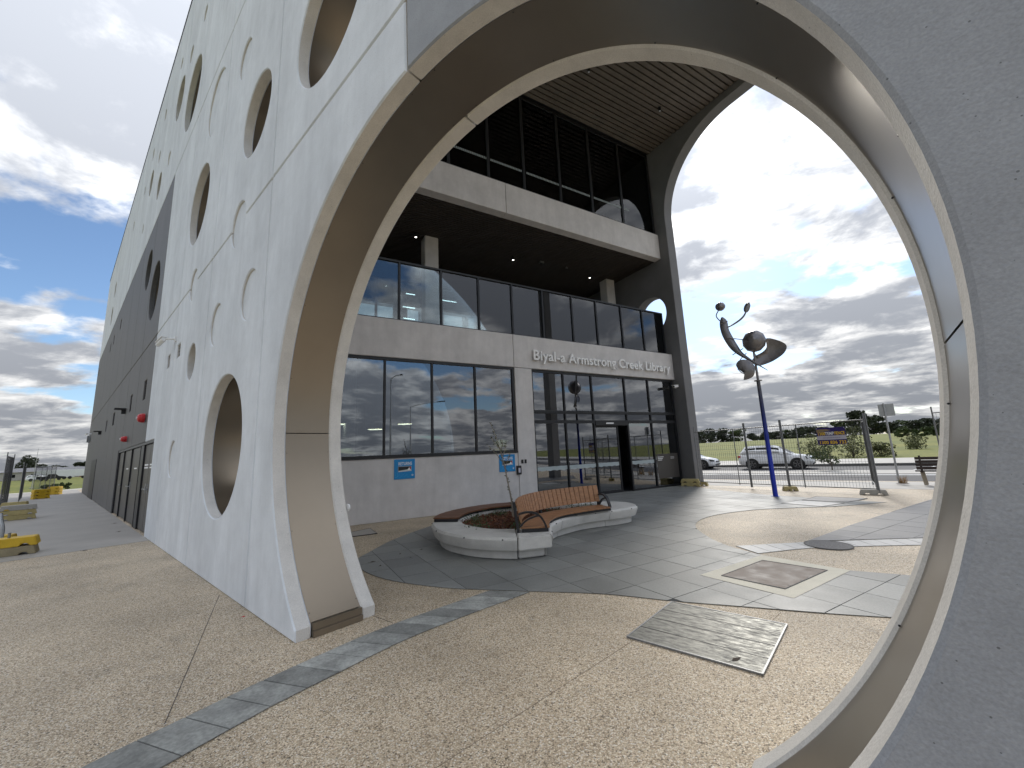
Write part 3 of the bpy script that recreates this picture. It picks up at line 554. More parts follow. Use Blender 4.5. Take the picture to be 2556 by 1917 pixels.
# linings of the openings
def ring(name, c, z, r, d0, d1, m, a0=0, a1=2*math.pi, n=64):
    vs = []; fs = []
    for k in range(n+1):
        t_ = a0+(a1-a0)*k/n
        for d in (d0, d1): vs.append(FA @ Vector((c+r*math.cos(t_), z+r*math.sin(t_), -d)))
    for k in range(n): fs.append((2*k, 2*k+1, 2*k+3, 2*k+2))
    b_ = MB(); b_.add(vs, fs); return b_.build(name, m, lib, smooth=True)
seam = R(183)
for (p0, p1) in ((aR+2*math.pi-2*math.pi, R(-3)-.002), (R(-3)+.002, seam-.002), (seam+.002, aL if aL > 0 else aL+2*math.pi)): ring('lining_sheet', ACX, ACZ, rc, .151, .644, 'champagne_metal', p0, p1, 90)
for sgn in (-1, 1):
    b_ = MB(); x0, x1 = sorted((ACX+sgn*(xf-.035), ACX+sgn*(xf+.25))); b_.wbox(FA, x0, x1, 0, .055, .153, .642); b_.wbox(FA, *sorted((ACX+sgn*(xf-.01), ACX+sgn*(xf+.25))), .055, .12, .153, .642); b_.build('lining_foot', 'champagne_metal', lib, bevel=.004)
    for k in range(0, 22, 3):                             # rivets along both edges of the lining
        t_ = aR+.05+(math.pi/2-aR)*k/22; t_ = t_ if sgn > 0 else math.pi-t_
        for dd in (.165, .63):
            p = FA @ Vector((ACX+(rc-.004)*math.cos(t_), ACZ+(rc-.004)*math.sin(t_), -dd)); b_ = MB(); b_.sphere(p, .0045, nu=6, nv_=4); b_.build('rivet', 'dark_metal', lib)
for (c, z, r) in HOLES:
    ring('opening_lining', c, z, r+.012, .151, .644, 'champagne_metal')
    if c < -11: b_ = MB(); b_.prism(circ(c, z, r+.01, 40), FA, -.62, -.60); b_.build('round_pane', 'glass_dark', lib)
for (c, z, r) in RECESS+BITES: b_ = MB(); b_.prism(circ(c, z, r+.03, 48), FA, -.10, -.035); b_.build('recess_disc', 'white_concrete', lib)
for (a1, b1, a0, b0) in LOUV:
    b_ = MB(); b_.wbox(FA, a0-.01, a1+.01, b0-.01, b1+.01, .13, .145); f_ = b_.build('vent', 'black', lib); b_ = MB(); n_ = max(4, int((b1-b0)/.075))
    for k in range(n_): z = b0+(k+.35)*(b1-b0)/n_; b_.add([FA @ Vector(v) for v in ((a0, z, -.03), (a1, z, -.03), (a1, z+.045, -.11), (a0, z+.045, -.11), (a0, z-.006, -.03), (a1, z-.006, -.03), (a1, z+.039, -.11), (a0, z+.039, -.11))], [(0, 1, 2, 3), (4, 5, 6, 7), (0, 1, 5, 4)])
    b_.build('vent_blades', 'galv' if a1 > -14 else 'dark_metal', f_)
for (c, z) in SQW: b_ = MB(); b_.wbox(FA, c-.29, c+.29, z-.29, z+.29, .11, .13); b_.build('square_pane', 'car_glass', lib)
# service doors in the dark part of the wall
b_ = MB(); b_.wbox(FA, -22.02, -13.35, 2.27, 2.34, .02, .16)
for s in (-22.02, -20.24, -18.06, -16.0, -15.32, -13.42): b_.wbox(FA, s, s+.07, .01, 2.268, .03, .16)
b_.wbox(FA, -15.93, -15.33, 0, 2.268, .04, .15); df = b_.build('door_frame', 'dark_metal', lib)
for k, (s0, s1) in enumerate(((-21.94, -20.25), (-20.16, -18.07), (-17.98, -16.01), (-15.24, -14.35), (-14.33, -13.43))):
    b_ = MB(); b_.wbox(FA, s0, s1, .02, 2.26, .07, .12); d_ = b_.build('door', 'door_metal', lib, bevel=.004); hx = s0+.12 if k in (2, 4) else s1-.2
    b_ = MB(); b_.wbox(FA, hx, hx+.05, .98, 1.22, .055, .07); b_.wbox(FA, hx-.06, hx+.10, 1.07, 1.10, .0, .03); b_.wbox(FA, hx+.005, hx+.035, 1.07, 1.10, .03, .06); b_.build('door_handle', 'galv', d_)
    if k in (1, 2, 3, 4): b_ = MB(); xm = (s0+s1)/2; [b_.wbox(FA, xm-.32, xm+.32, 1.62+.075*q, 1.66+.075*q, .066, .0695) for q in range(2 if k > 2 else 1)]; b_.build('door_notice', 'letter_metal', d_)
b_ = MB(); b_.wbox(FA, -38.4, -34.0, 0, 2.3, -.02, .0); fd = b_.build('roller_door', 'black', lib)

# ---------------- entry front (E)
def epanel(s0, s1, z0, z1, m='facade_concrete', d0=0.0, d1=.2, bev=.012): return plate('facade_panel', FE, [(s0, z0), (s1, z0), (s1, z1), (s0, z1)], [], d0, d1, m, lib, bevel=bev)
epanel(-1.5, 6.483, 0, 1.60); epanel(6.497, 7.165, 0, 4.343); epanel(-1.5, 6.483, 4.357, 5.47); epanel(6.497, CS-.02, 4.357, 5.47)
epanel(-1.5, 6.46, 9.88, 11.05, d0=0, d1=.35); epanel(6.475, CS-.02, 9.88, 11.05, d0=0, d1=.35)
b_ = MB(); b_.wbox(FE, 6.47, 6.51, 0, 5.46, .1, .18); b_.wbox(FE, 6.4, CS-.03, 4.34, 4.37, .1, .18); b_.build('joint_filler', 'joint', lib); b_ = MB(); b_.wbox(FE, 6.455, 6.48, 9.89, 11.04, .1, .18); b_.build('joint_filler', 'joint', lib)
def glazing(name, s0, s1, z0, z1, mulls, d, gm, fwid=.06, dep=.12, mw=.055, m='dark_metal'):
    b_ = MB(); b_.wbox(FE, s0, s1, z0, z0+fwid, d, d+dep); b_.wbox(FE, s0, s1, z1-fwid, z1, d, d+dep); b_.wbox(FE, s0, s0+fwid, z0+fwid, z1-fwid, d+.002, d+dep-.002); b_.wbox(FE, s1-fwid, s1, z0+fwid, z1-fwid, d+.002, d+dep-.002)
    f_ = b_.build(name, m, lib); xs = [s0+fwid]+mulls+[s1-fwid]
    for q in mulls: b_ = MB(); b_.wbox(FE, q-mw/2, q+mw/2, z0+fwid, z1-fwid, d+.004, d+dep-.004); b_.build('mullion', m, f_)
    for k in range(len(xs)-1):
        b_ = MB(); b_.wbox(FE, xs[k]+(mw/2 if k else 0), xs[k+1]-(mw/2 if k < len(xs)-2 else 0), z0+fwid, z1-fwid, d+.05, d+.054); b_.build('pane', gm, f_)
    return f_
glazing('window_frame', -1.4, 6.48, 1.62, 4.35, [-.30, 1.05, 2.39, 3.73, 5.10], .03, 'glass_window', .07)
b_ = MB(); b_.wbox(FE, -1.4, 6.48, 1.605, 1.66, -.03, .025); b_.build('window_sill', 'dark_metal', lib)
EM = [8.53, 9.82, 11.49, 12.82]
glazing('transom_window', 7.175, 14.30, 2.90, 4.34, EM, .08, 'glass_window', .07)
glazing('spandrel_glazing', 7.176, 14.299, 2.60, 2.898, EM, .085, 'glass_spandrel', .035)
sf = glazing('shopfront', 7.177, 9.85, .01, 2.598, [8.53], .08, 'glass_window', .07)
sf2 = glazing('shopfront', 11.46, 14.298, .01, 2.598, [12.82], .08, 'glass_window', .07)
b_ = MB(); b_.wbox(FE, 9.852, 11.458, 2.44, 2.596, .06, .26); hd = b_.build('door_header', 'black', lib, bevel=.006)
b_ = MB(); b_.wbox(FE, 10.35, 10.72, 2.50, 2.55, .05, .058); b_.build('door_notice', 'letter_metal', hd)
b_ = MB(); s0, s1, z0, z1 = 9.855, 11.06, .015, 2.438
b_.wbox(FE, s0, s1, z0, z0+.09, .20, .25); b_.wbox(FE, s0, s1, z1-.06, z1, .20, .25); b_.wbox(FE, s0, s0+.05, z0+.09, z1-.06, .201, .249); b_.wbox(FE, s1-.06, s1, z0+.09, z1-.06, .201, .249); sd = b_.build('sliding_door', 'dark_metal', lib)
b_ = MB(); b_.wbox(FE, s0+.05, s1-.06, z0+.09, z1-.06, .222, .228); b_.build('pane', 'glass_window', sd)
for (s0, s1, p_, d) in ((7.26, 8.49, sf, .126), (8.57, 9.77, sf, .126), (11.54, 12.78, sf2, .126), (9.92, 10.98, sd, .216)):
    b_ = MB(); n_ = 14
    for k in range(n_): x0 = s0+(s1-s0)*k/n_; x1 = s0+(s1-s0)*(k+1)/n_; y0 = .012*math.sin(k*1.9); y1 = .012*math.sin((k+1)*1.9); b_.add([PE(x0, .97+y0, d), PE(x1, .97+y1, d), PE(x1, 1.10+y1*.3, d), PE(x0, 1.10+y0*.3, d)], [(0, 1, 2, 3)])
    b_.build('frosted_band', 'frosted', p_)
b_ = MB(); b_.wbox(FE, 12.95, 14.2, .35, 1.30, .128, .131); b_.build('notice_film', 'door_metal', sf2)
b_ = MB(); [b_.wbox(FE, 13.0+.0, 13.0+.34-.05*k, 1.17-.06*k, 1.195-.06*k, .1265, .1275) for k in range(3)]; [b_.wbox(FE, 13.75, 13.75+.22, 1.15-.05*k, 1.165-.05*k, .1265, .1275) for k in range(2)]; b_.build('notice_print', 'sign_white', sf2)
# raised letters
x_ = 7.20
lt = textmesh('lettering', 'Biyal-a Armstrong Creek Library', FE, 7.19, 4.65, .06, .485, 'letter_metal', lib, width=6.84, bold=.009, zoff=.045)
# second floor balcony
BM = [4.07, 5.34, 6.59, 7.85, 9.18, 10.37, 11.70, 12.92]
glazing('balustrade_frame', 2.79-1.27*3, 14.20, 5.472, 7.33, [.25, 1.52, 2.79]+BM, .10, 'glass_clear', .05, .09, .06)
def slab(name, s0, s1, z0, z1, d0, d1, m): b_ = MB(); b_.wbox(FE, s0, s1, z0, z1, d0, d1); return b_.build(name, m, lib)
slab('floor_slab', -1.4, CS-.02, 5.0, 5.46, .205, 9.0, 'interior_dark'); slab('floor_slab', -1.4, CS-.02, 10.2, 11.0, .36, 9.0, 'interior_dark')
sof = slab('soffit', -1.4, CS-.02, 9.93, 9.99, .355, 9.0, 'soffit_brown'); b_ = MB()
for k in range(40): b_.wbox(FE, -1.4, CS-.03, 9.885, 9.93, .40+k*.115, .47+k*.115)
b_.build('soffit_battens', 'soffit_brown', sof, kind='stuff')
for s in (4.37, 13.55): b_ = MB(); b_.wbox(FE, s, s+.53, 5.46, 9.885, 2.6, 3.1); b_.build('column', 'facade_concrete', lib, bevel=.02)
glazing('inner_glazing', -1.2, CS-.1, 5.47, 9.0, [1.2, 3.1, 5.6, 8.0, 10.4, 12.6], 5.0, 'glass_clear', .09, .12, .09); slab('bulkhead', -1.2, CS-.05, 9.0, 9.90, 4.99, 5.15, 'interior_dark')
plate('back_wall', FE, [(-1.2, 5.46), (CS-.05, 5.46), (CS-.05, 10.2), (-1.2, 10.2)], [[(a0, 6.4), (a1, 6.4), (a1, 9.35), (a0, 9.35)] for a0, a1 in ((2.7, 4.74), (5.47, 6.10), (7.5, 8.65), (8.95, 11.9))], 9.0, 9.2, 'interior_dark', lib, bevel=.01)
slab('back_wall', -1.2, CS-.05, 0, 5.0, 8.2, 8.4, 'interior_dark'); slab('back_wall', -1.2, CS-.05, 11.0, 15.2, 5.2, 5.4, 'interior_teal')
slab('interior_floor', -1.2, CS-.05, -.02, .012, .205, 8.2, 'carpet'); slab('partition', 1.9, 2.05, .012, 4.98, 2.6, 8.2, 'interior_light'); slab('partition', 6.7, 6.95, .012, 4.98, .5, 6.2, 'interior_light')
slab('service_desk', 3.2, 5.6, .012, 1.75, 4.6, 5.2, 'slat_brown'); slab('display_screen', 2.1, 2.3, 2.0, 3.3, 2.4, 2.55, 'black'); slab('shelf_unit', 8.0, 9.2, .012, 1.6, 4.0, 4.4, 'interior_light'); slab('shelf_unit', 12.2, 13.8, .012, 1.4, 3.2, 3.6, 'interior_light')
slab('table', 3.0, 4.6, 6.15, 6.22, 2.0, 2.8, 'interior_light'); slab('table', 11.4, 13.0, 6.15, 6.22, 1.4, 2.2, 'interior_light')
# third floor
UM = [2.9, 4.39, 5.88, 7.37, 9.05, 10.68, 12.42]
g3 = glazing('upper_window', -1.4, 14.36, 11.052, 15.17, UM, .10, 'glass_dark', .10, .14, .10, 'black')
b_ = MB()
for k in range(150):
    s = 2.95+k*.066
    if not any(abs(s-q) < .08 for q in UM): b_.add([PE(s, 11.86, .145), PE(s+.034, 11.86, .145), PE(s+.050, 11.95, .145), PE(s+.016, 11.95, .145)], [(0, 1, 2, 3)])
b_.build('dotted_band', 'frosted', g3, kind='stuff')
slab('bulkhead', -1.3, CS-.05, 14.3, 15.19, 3.0, 3.15, 'interior_teal'); slab('stair_beam', 8.3, 12.6, 12.2, 12.6, 2.0, 2.4, 'interior_dark')
b_ = MB(); b_.wbox(FE, 4.65, 5.6, 11.78, 11.81, .9, 1.2); b_.build('shelf', 'interior_light', lib)

# ---------------- far side wall (C) with tall arch, end wall (D) and roof
R_ = 3.25
def stilt(c0, c1, top, r): return [(c0, 0), (c0, top-r)]+[(c0+r+r*math.cos(t_), top-r+r*math.sin(t_)) for t_ in np.linspace(math.pi, math.pi/2, 24)][1:]+[(c1-r+r*math.cos(t_), top-r+r*math.sin(t_)) for t_ in np.linspace(math.pi/2, 0, 24)]+[(c1, 0)]
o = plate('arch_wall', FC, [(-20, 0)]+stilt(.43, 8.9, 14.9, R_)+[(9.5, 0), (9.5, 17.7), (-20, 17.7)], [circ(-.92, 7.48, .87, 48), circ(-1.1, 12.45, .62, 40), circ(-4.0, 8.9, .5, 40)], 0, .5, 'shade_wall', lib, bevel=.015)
b_ = MB()
for k in range(8): b_.wbox(FC, -1.66+k*.15, -1.58+k*.15, 11.8, 13.1, .2, .24)
b_.build('sun_blades', 'white_plastic', lib)
rp_ = [PA(-46.8, 0, .16), PA(-7.5, 0, .16), PE(4.2, 0, -7.2), PE(CS+.4, 0, -7.2), PE(CS+.4, 0, 9.2), PE(-1.2, 0, 20), PA(-46.8, 0, 18)]
b_ = MB(); b_.prism([(p.x, p.y) for p in rp_], I4, 15.32, 15.9); b_.build('roof', 'interior_dark', lib)
cl = MB(); cp_ = [PA(-12, 0, .80), PA(-6.5, 0, .80), PE(3.6, 0, -7.0), PE(CS-.02, 0, -7.0), PE(CS-.02, 0, .2), PE(-1.5, 0, .2)]
cl.prism([(p.x, p.y) for p in cp_], I4, 15.25, 15.31); ceil = cl.build('ceiling', 'black', lib)
for k in range(34):
    d = -.06-k*.2; x0 = (2.40-(nv[0]*env[0]+nv[1]*env[1])*(DE+d))/(nv[0]*ev[0]+nv[1]*ev[1])   # where the slat meets the inner face of the near wall
    b_ = MB(); b_.wbox(FE, x0+.3, CS-.03, 15.17, 15.249, d-.085, d+.065); b_.build('slat', 'slat_brown', ceil, bevel=.008)
# ------------------------------------------------------------------ planter with curved timber seats
PO = [(-.02, 6.22), (-.43, 6.33), (-.86, 6.56), (-1.30, 7.02), (-1.57, 7.6), (-1.67, 8.15), (-1.58, 8.75), (-1.27, 9.35), (-.75, 9.82), (-.15, 10.04), (.6, 10.14), (1.4, 10.15), (2.05, 10.06), (2.4, 9.88), (2.6, 9.6), (2.66, 9.25), (2.55, 8.93), (2.2, 8.66), (1.90, 8.53), (1.32, 8.24), (.82, 7.73), (.59, 7.22), (.54, 6.75), (.52, 6.38)]
PI_ = [(-.06, 6.96), (-.42, 7.04), (-.72, 7.28), (-.98, 7.62), (-1.10, 7.95), (-1.13, 8.25), (-1.05, 8.62), (-.85, 9.0), (-.50, 9.35), (-.05, 9.55), (.6, 9.62), (1.3, 9.62), (1.7, 9.56), (1.85, 9.5), (1.93, 9.4), (1.93, 9.25), (1.86, 9.14), (1.75, 9.06), (1.55, 8.98), (1.05, 8.70), (.48, 8.12), (.16, 7.55), (.05, 7.1), (-.02, 6.98)]
pl = empty('planter', (.3, 8.2, 0), 'low curved pale concrete planter in front of the entry, carrying timber seats', 'planter')
off = Matrix.Translation((-.3, -8.2, 0)); cen = Vector((.3, 8.2))
def block(i0, i1):
    oo = smooth_path(PO[i0:i1+1], 5); ii = smooth_path(PI_[i0:i1+1], 5); n_ = len(oo)
    def shrink(o, i, k): return [a+(b-a).normalized()*k for a, b in zip(o, i)]
    top = shrink(oo, ii, .035); mid = shrink(oo, ii, 0.0); und = shrink(oo, ii, .045); base = shrink(oo, ii, .15)
    prof = [(ii, .02), (base, .02), (base, .155), (und, .16), (mid, .285), (mid, .315), (top, .35), (ii, .35)]
    # from inner bottom round to inner top
    vs = []; fs = []; m_ = len(prof)
    for k in range(n_):
        for q, z in prof:
            p = q[k]; s_ = .006 if k == 0 else (-.006 if k == n_-1 else 0); t_ = (oo[min(k+1, n_-1)]-oo[max(k-1, 0)]).normalized()*s_
            vs.append(off @ Vector((p.x+t_.x, p.y+t_.y, z)))
    for k in range(n_-1):
        for j in range(m_): a, b = k*m_+j, k*m_+(j+1) % m_; fs.append((a, b, b+m_, a+m_))
    fs += [tuple(range(m_)), tuple((n_-1)*m_+j for j in range(m_-1, -1, -1))]
    b_ = MB(); b_.add(vs, fs); o = b_.build('concrete_block', 'planter_concrete', pl, smooth=True)
    b_ = MB()
    for k in range(3, n_-1, 7): p = mid[k]; b_.sphere(off @ Vector((p.x, p.y, .32)), .012, nu=6, nv_=4)
    if b_.v: b_.build('skate_stop', 'dark_metal', o)
    return o
for i0, i1 in ((0, 8), (8, 13), (13, 18), (18, 20), (20, 23)): block(i0, i1)
# short end block between the first joint and the seat end
b_ = MB(); e0, e1, e2, e3 = (.0, 6.225), (.515, 6.385), (-.015, 6.985), (-.05, 6.96)
b_.prism([(-.012, 6.222), (.512, 6.385), (.0, 6.97), (-.05, 6.955)], off, .16, .346); b_.prism([(-.016, 6.37), (.40, 6.50), (-.02, 6.95), (-.05, 6.94)], off, .02, .16); b_.build('concrete_block', 'planter_concrete', pl, bevel=.015)
b_ = MB(); b_.prism([(p.x, p.y) for p in [q+(Vector((*cen, 0))-q).normalized()*-.02 for q in smooth_path(PI_, 3, True)]], off, .1, .27); b_.build('soil', 'mulch', pl)
# mulch chips
poly = [(p.x, p.y) for p in smooth_path(PI_, 3, True)]
def inside(x, y, P):
    c = False
    for i in range(len(P)):
        a, b = P[i-1], P[i]
        if (a[1] > y) != (b[1] > y) and x < (b[0]-a[0])*(y-a[1])/(b[1]-a[1])+a[0]: c = not c
    return c
ch = []
while len(ch) < 2600:
    x, y = random.uniform(-1.2, 2), random.uniform(6.9, 9.7)
    if inside(x, y, poly): ch.append((x-.3, y-8.2, .27+.035*math.exp(-((x+.3)**2+(y-8.2)**2)/.6)+random.uniform(0, .03)))
leafmesh('mulch_chips', np.array(ch), .032, 'bark_chip', pl, flat=.3, aspect=.4, kind='stuff')
def seat(name, label, cf, cb, n, zt, m, back=None):
    f_ = even(smooth_path(cf, 6), n); k_ = even(smooth_path(cb, 6), n); base = (f_[n//2]+k_[n//2])/2; base.z = .35
    t = empty(name, base, label, 'bench'); T = Matrix.Translation(-base)
    for k in range(n):
        g_ = .045; q = [f_[k].lerp(f_[k+1], g_), f_[k].lerp(f_[k+1], 1-g_), k_[k].lerp(k_[k+1], 1-g_), k_[k].lerp(k_[k+1], g_)]
        b_ = MB(); b_.prism([(p.x, p.y) for p in q], T, zt-.028, zt+random.uniform(-.001, .001)); b_.build('slat', m, t, bevel=.003)
    b_ = MB()
    for w0 in (.12, .86):
        pts = [a.lerp(b, w0) for a, b in zip(f_, k_)]
        for k in range(n): p, q = pts[k], pts[k+1]; b_.bar(T @ Vector((p.x, p.y, zt-.052)), T @ Vector((q.x, q.y, zt-.052)), .05, .045)
    for k in (0, n//3, 2*n//3, n):
        p, q = f_[k].lerp(k_[k], .05), f_[k].lerp(k_[k], .95); b_.bar(T @ Vector((p.x, p.y, zt-.054)), T @ Vector((q.x, q.y, zt-.054)), .04, .05)
    b_.build('seat_frame', 'dark_metal', t)
    if back:
        z0, z1, lean = back
        for k in range(n):
            a, b = k_[k].lerp(k_[k+1], .05), k_[k].lerp(k_[k+1], .95); o_ = ((k_[k]-f_[k]).normalized()+(k_[k+1]-f_[k+1]).normalized())/2
            vs = []
            for z, s_ in ((z0, 0.0), (z1, lean)):
                for p in (a, b):
                    for th in (0, .026): v = p+o_*(s_+th-.03); vs.append(T @ Vector((v.x, v.y, z)))
            b_ = MB(); b_.add(vs, [(0, 2, 6, 4), (1, 5, 7, 3), (0, 4, 5, 1), (2, 3, 7, 6), (4, 6, 7, 5), (0, 1, 3, 2)]); b_.build('back_slat', m, t, bevel=.003)
        b_ = MB()
        for zc in (.2, .8):
            for k in range(n):
                z = z0+(z1-z0)*zc; p = k_[k]+(k_[k]-f_[k]).normalized()*(lean*zc+.012); q = k_[k+1]+(k_[k+1]-f_[k+1]).normalized()*(lean*zc+.012); b_.bar(T @ Vector((p.x, p.y, z)), T @ Vector((q.x, q.y, z)), .014, .05)
        b_.build('back_rail', 'dark_metal', t)
        for k in (0, n//2, n):
            o_ = (k_[k]-f_[k]).normalized(); p = k_[k]+o_*.03; q = k_[k]+o_*(lean+.02); b_ = MB(); b_.bar(T @ Vector((p.x, p.y, .352)), T @ Vector((q.x, q.y, z1-.01)), .05, .045, up=o_); b_.build('back_post', 'dark_metal', t)
        for k in (0, n):
            o_ = (k_[k]-f_[k]).normalized(); A0 = k_[k]-o_*.0; p = []
            ar = [(.02, zt+.20), (-.10, zt+.225), (-.22, zt+.215), (-.33, zt+.15), (-.40, zt+.03), (-.41, zt-.02)]
            path = smooth_path([Vector((A0.x+o_.x*d, A0.y+o_.y*d, z)) for d, z in ar], 5); b_ = MB(); wd = f_[1]-f_[0]; wd.normalize()
            for u_, v_ in zip(path[:-1], path[1:]): b_.bar(T @ u_, T @ v_, .055, .03, up=o_.cross(wd) if False else (0, 0, 1) if abs((v_-u_).normalized().z) < .8 else o_)
            b_.build('armrest', 'dark_metal', t)
            b_ = MB(); path = smooth_path([Vector((A0.x+o_.x*d, A0.y+o_.y*d, z)) for d, z in ((.0, zt+.01), (-.10, zt+.10), (-.22, zt+.15), (-.30, zt+.165))], 4)
            for u_, v_ in zip(path[:-1], path[1:]): b_.bar(T @ u_, T @ v_, .04, .025, up=o_ if abs((v_-u_).normalized().z) > .8 else (0, 0, 1))
            b_.build('arm_brace', 'dark_metal', t)
    return t
seat('curved_bench', 'curved orange timber bench with slatted backrest and black armrests on the planter', [(.50, 6.62), (.515, 6.95), (.60, 7.33), (.82, 7.73), (1.17, 8.02), (1.53, 8.25), (1.90, 8.45)], [(.03, 6.62), (.05, 7.0), (.16, 7.48), (.42, 7.98), (.86, 8.40), (1.32, 8.68), (1.76, 8.86)], 26, .43, 'teak', back=(.50, .83, .07))
seat('curved_bench', 'backless curved brown timber seat along the rear rim of the planter', [(-1.64, 8.02), (-1.60, 8.55), (-1.30, 9.2), (-.80, 9.72), (-.20, 9.98), (.5, 10.1), (1.2, 10.12)], [(-1.13, 7.92), (-1.08, 8.4), (-.88, 8.85), (-.53, 9.23), (-.05, 9.44), (.55, 9.56), (1.2, 9.6)], 34, .43, 'teak_dark')
# sapling
sp_ = empty('sapling', (-.10, 8.45, .28), 'thin bare-looking young tree staked in the planter mulch', 'tree')
st = smooth_path([(0, 0, 0), (-.015, .0, .35), (-.08, 0, .75), (-.15, 0, 1.15), (-.25, 0, 1.55), (-.40, 0, 1.98)], 6); b_ = MB(); b_.tube(st, [.021-.016*k/(len(st)-1) for k in range(len(st))], 6)
br = [[(-.15, 0, 1.12), (-.30, .03, 1.32), (-.47, .05, 1.50)], [(-.17, 0, 1.22), (-.10, .05, 1.42), (-.08, .06, 1.55)], [(-.22, 0, 1.42), (-.33, -.05, 1.55), (-.38, -.06, 1.66)], [(-.13, 0, 1.02), (-.05, -.04, 1.2), (-.02, -.05, 1.33)], [(-.2, 0, 1.35), (-.16, .02, 1.5), (-.18, .03, 1.6)]]
lp = [p+Vector((random.uniform(-.03, .03), random.uniform(-.03, .03), random.uniform(-.02, .02))) for p in even(st, 70)[6:]]
for q in br:
    b_.tube(smooth_path(q, 4), .006, 5); lp += [p+Vector((random.uniform(-.025, .025), random.uniform(-.025, .025), random.uniform(-.02, .02))) for p in even(smooth_path(q, 4), 16)]
b_.build('trunk', 'bark_pale', sp_); leafmesh('crown', np.array([tuple(p) for p in lp]), .030, 'leaf_sapling', sp_, aspect=.45)
for k, (x, y, lb) in enumerate(((-.72, 7.35, 'small green groundcover plant near the front rim of the planter'), (-.42, 8.85, 'loose grassy plant at the back of the round planter bed'), (.0, 7.35, 'low green plant in the mulch beside the bench end post'), (1.28, 9.05, 'low green plant seen under the bench backrest near its right end'), (1.62, 9.2, 'small leafy plant at the right end of the planter bed'), (.75, 8.75, 'trailing green plant behind the middle of the bench back'), (-.85, 8.2, 'sprawling fine leaved plant at the left of the planter bed'))):
    t = empty('groundcover_plant', (x, y, .27), lb, 'plant', 'plants in the planter'); P = rng.normal(size=(170, 3))*[.12, .12, .05]+[0, 0, .07]; P[:, 2] = np.abs(P[:, 2]); leafmesh('foliage', P, .026, 'leaf_cover', t, aspect=.35)
    b_ = MB(); [b_.tube([(0, 0, 0), (random.uniform(-.1, .1), random.uniform(-.1, .1), random.uniform(.06, .13))], .003, 4) for q in range(8)]; b_.build('stems', 'bark', t)

# ------------------------------------------------------------------ sculpture on the blue pole
pp = Vector((7.59, 12.13, 0)); vd = Vector((pp.x, pp.y, 0)).normalized(); FS = frame(0, 0, vd.y, -vd.x)
sc = empty('wind_sculpture', pp, 'abstract steel sculpture of ball, leaf and shell shapes on a tall blue pole', 'sculpture')
b_ = MB(); b_.tube([(0, 0, 0), (0, 0, 1.7), (0, 0, 3.45)], [.066, .06, .052], 20, True); b_.build('pole', 'pole_paint', sc, smooth=True)
b_ = MB(); b_.tube([(0, 0, 3.45), (0, 0, 3.475)], .11, 24); b_.build('flange', 'sculpt_steel', sc); b_ = MB(); b_.tube([(0, 0, 3.47), (0, 0, 4.45)], [.036, .03], 12); b_.build('spindle', 'sculpt_steel', sc, smooth=True)
b_ = MB(); b_.tube([(0, 0, .001), (0, 0, .018)], .12, 20); b_.build('base_plate', 'pole_paint', sc)
b_ = MB(); b_.sphere((-.74, 6.04, 0), (.15, .145, .15), FS, 14, 9, .02); b_.build('ball', 'sculpt_steel', sc, smooth=True)
b_ = MB(); b_.tube([FS @ Vector(p) for p in smooth_path([(-.80, 5.93, 0), (-.88, 5.80, .0), (-.88, 5.70, 0), (-.80, 5.56, .0)], 5)], .018, 8); b_.build('ball_stem', 'sculpt_steel', sc, smooth=True)
def dish(name, cl_, hw, bow, z, thick=.014, nx=6):
    c = smooth_path([(x, y, 0) for x, y in cl_], 4); h = [v.x for v in smooth_path([(q, 0, 0) for q in hw], 4)]; vs = []; fs = []; n_ = len(c); w_ = nx+1
    for side in (0, 1):
        for k in range(n_):
            t_ = (c[min(k+1, n_-1)]-c[max(k-1, 0)]).normalized(); s_ = Vector((-t_.y, t_.x, 0))
            for j in range(w_): u_ = -1+2*j/nx; p = c[k]+s_*h[k]*u_; vs.append(FS @ Vector((p.x, p.y, z+bow*(1-u_*u_)+side*thick)))
    M_ = n_*w_
    for k in range(n_-1):
        for j in range(nx): a = k*w_+j; fs += [(a, a+1, a+w_+1, a+w_), (M_+a, M_+a+w_, M_+a+w_+1, M_+a+1)]
        for j in (0, nx): a = k*w_+j; fs.append((a, a+w_, M_+a+w_, M_+a))
    for k in (0, n_-1): fs += [(k*w_+j, k*w_+j+1, M_+k*w_+j+1, M_+k*w_+j) for j in range(nx)]
    b_ = MB(); b_.add(vs, fs); return b_.build(name, 'sculpt_steel', sc, smooth=True)
dish('long_leaf', [(-.73, 5.66), (-.71, 5.5), (-.70, 5.2), (-.62, 4.9), (-.50, 4.6), (-.34, 4.35), (-.05, 4.06), (.29, 3.74)], [.03, .11, .12, .125, .11, .065, .03, .008], .045, .02)
dish('paddle', [(-.05, 5.68), (-.03, 5.75), (.0, 5.84), (.04, 5.93), (.075, 5.99)], [.03, .075, .085, .07, .015], .03, -.02)
b_ = MB(); b_.tube([FS @ Vector(p) for p in smooth_path([(-.64, 5.28, .05), (-.45, 5.36, .02), (-.25, 5.47, 0), (-.12, 5.58, 0), (-.04, 5.71, 0)], 5)], [.018+.012*math.sin(k/20*3) for k in range(21)], 8); b_.build('paddle_arm', 'sculpt_steel', sc, smooth=True)
b_ = MB(); b_.sphere((.05, 4.71, 0), (.33, .355, .33), FS, 11, 8, .012); b_.build('shell', 'sculpt_steel', sc, smooth=True)
